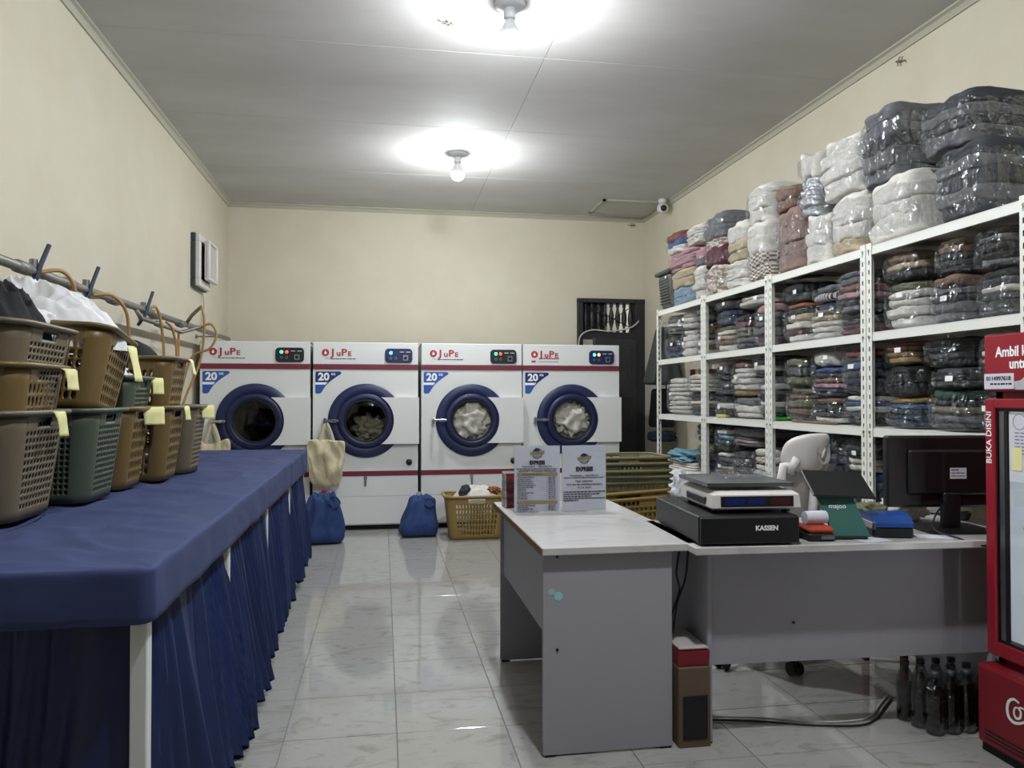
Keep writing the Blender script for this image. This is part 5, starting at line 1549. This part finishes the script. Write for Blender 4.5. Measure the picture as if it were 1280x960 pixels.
for z in (.55, .8, 1.03):
    s = MB()
    for k in range(14):
        yy = FY0 + .05 + k * (FY1 - FY0 - .1) / 13
        s.cyl((FX + .12 + ox, yy + oy, z), (FX + .55 + ox, yy + oy, z), .003, 6)
    for x in (.12, .55): s.cyl((FX + x + ox, FY0 + .04 + oy, z), (FX + x + ox, FY1 - .04 + oy, z), .004, 6)
    s.build('wire_shelf', 'white_plastic', t)
hd = fb(FX, FX + .1, FY0 - .005, FY1 + .002, 1.295, 1.5, .006).build('header_sign', 'red', t)
dr = MB()
fb(FX, FX + .045, FY0, FY0 + .055, .35, 1.27, .004, dr); fb(FX, FX + .045, FY1 - .045, FY1, .35, 1.27, .004, dr); fb(FX, FX + .045, FY0 + .05, FY1 - .04, 1.235, 1.27, .004, dr); fb(FX, FX + .045, FY0 + .05, FY1 - .04, .35, .40, .004, dr)
do = dr.build('door_frame', 'red', t)
g_ = MB()
fb(FX + .008, FX + .04, FY0 + .05, FY0 + .06, .4, 1.235, 0, g_); fb(FX + .008, FX + .04, FY1 - .05, FY1 - .04, .4, 1.235, 0, g_); fb(FX + .008, FX + .04, FY0 + .05, FY1 - .04, 1.225, 1.235, 0, g_); fb(FX + .008, FX + .04, FY0 + .05, FY1 - .04, .4, .41, 0, g_)
g_.build('door_gasket', 'black', do)
fb(FX + .012, FX + .02, FY1 - .075, FY1 - .052, .41, 1.225).build('chrome_strip', 'steel', do)
fb(FX + .012, FX + .02, FY1 - .09, FY1 - .0755, .41, 1.225).build('dark_strip', 'black', do)
fb(FX + .014, FX + .018, FY0 + .06, FY1 - .09, .41, 1.225).build('door_glass', 'acrylic', do)
# printed notice on the glass
nt_ = fb(FX + .010, FX + .0125, FY1 - .30, FY1 - .10, .98, 1.215).build('paper_notice', 'paper', do)
fb(FX + .0085, FX + .0098, FY1 - .155, FY1 - .112, 1.02, 1.10).build('yellow_slip', 'note', do)
b = MB(); 
for k in range(7):
    yy = FY1 - .125; z = 1.15 - k * .012
    while yy > FY1 - .28:
        l = random.Random(k * 31 + int(yy * 1000)).uniform(.01, .03); fb(FX + .0092, FX + .0099, yy - l, yy, z, z + .003, 0, b); yy -= l + .005
b.build('printed_text', 'print_grey', nt_)
MB().lathe([(.026, FX + .0094 + ox), (.028, FX + .0094 + ox), (.028, FX + .0099 + ox), (.026, FX + .0099 + ox)], n=28, axis='x', c=(0, FY1 - .145 + oy, 1.19), closed=True).build('printed_stamp', 'print_grey', nt_)
# base
fb(FX - .035, FX + .6, FY0 - .01, FY1 + .012, .03, .315, .012).build('base_cabinet', 'red_dark', t)
fb(FX - .02, FX + .58, FY0, FY1, 0, .03).build('plinth', 'black_matte', t)
gr_ = MB()
for k in range(3): fb(FX - .0365, FX - .034, FY0 + .05, FY1 - .03, .055 + k * .014, .06 + k * .014, 0, gr_)
gr_.build('grille_slots', 'black_matte', t)
# header lettering
def LT(s, y, z, size, m_, par, x=FX, **k): return text('lettering', s, size, m_, par, (x - .0008 + ox, y + oy, z), LEFT, **k)
LT('Ambil kesegaran', FY1 - .055, 1.435, .05, 'print_white', hd, align='LEFT', sx=.86, bold=.0012)
LT('untuk semua', FY1 - .115, 1.392, .05, 'print_white', hd, align='LEFT', sx=.86, bold=.0012)
st = fb(FX - .0015, FX, FY1 - .135, FY1 - .002, 1.305, 1.36).build('serial_sticker', 'paper', hd)
LT('0114997618', FY1 - .068, 1.342, .022, 'print_black', st, FX - .0018)
b = MB(); rnd = random.Random(9)
y_ = FY1 - .03
while y_ > FY1 - .115:
    l = rnd.uniform(.008, .02); fb(FX - .0022, FX - .0015, y_ - l, y_, 1.32, 1.326, 0, b); y_ -= l + .004
b.build('printed_text', 'print_black', st)
MB().prism([(FY1 - .14 + oy, 1.302), (FY1 - .135 + oy, 1.33), (FY1 - .165 + oy, 1.335), (FY1 - .18 + oy, 1.345), (FY1 - .2 + oy, 1.33), (FY1 - .25 + oy, 1.335), (FY1 - .3 + oy, 1.302)], FX - .001 + ox, FX + ox, 'yz').build('cloud_print', 'box_side', hd)
text('lettering', 'BUKA DISINI', .034, 'print_white', do, (FX - .0008 + ox, FY1 - .021 + oy, 1.13), (R(90), R(-90), R(-90)), bold=.0003)
# flowing script initial on the base, drawn as a ribbon
def script(pts, w_):
    p = smoothpath([(FX - .037, cy0 + (a - cy0) * .72, cz0 + (b - cz0) * .72) for a, b in pts], 8)
    b = MB()
    for i, q in enumerate(p):
        a = p[max(i - 1, 0)]; c = p[min(i + 1, len(p) - 1)]
        tn = (c - a).normalized(); nn = Vector((0, -tn.z, tn.y)); ww = .7 * w_ * (.55 + .45 * math.sin(math.pi * i / (len(p) - 1)))
        b.v += [(q.x + ox, (q + nn * ww).y + oy, (q + nn * ww).z), (q.x + ox, (q - nn * ww).y + oy, (q - nn * ww).z)]
    for i in range(len(p) - 1):
        b.f.append((2 * i, 2 * i + 1, 2 * i + 3, 2 * i + 2))
    return fixup(b.build('script_lettering', 'print_white', t), .001)
cy0, cz0 = FY1 - .16, .205
script([(cy0 - .03, cz0 + .045), (cy0 + .0, cz0 + .052), (cy0 + .03, cz0 + .03), (cy0 + .04, cz0 - .01), (cy0 + .03, cz0 - .045), (cy0 - .0, cz0 - .058), (cy0 - .04, cz0 - .045), (cy0 - .075, cz0 - .02)], .008)
script([(cy0 - .03, cz0 + .02), (cy0 - .008, cz0 + .015), (cy0 + .0, cz0 - .012), (cy0 - .012, cz0 - .032), (cy0 - .035, cz0 - .022), (cy0 - .04, cz0 + .005), (cy0 - .03, cz0 + .02), (cy0 - .05, cz0 + .028), (cy0 - .075, cz0 + .02)], .006)
script([(cy0 - .09, cz0 + .018), (cy0 - .075, cz0 + .0), (cy0 - .09, cz0 - .025), (cy0 - .115, cz0 - .015), (cy0 - .11, cz0 + .012), (cy0 - .09, cz0 + .018)], .006)
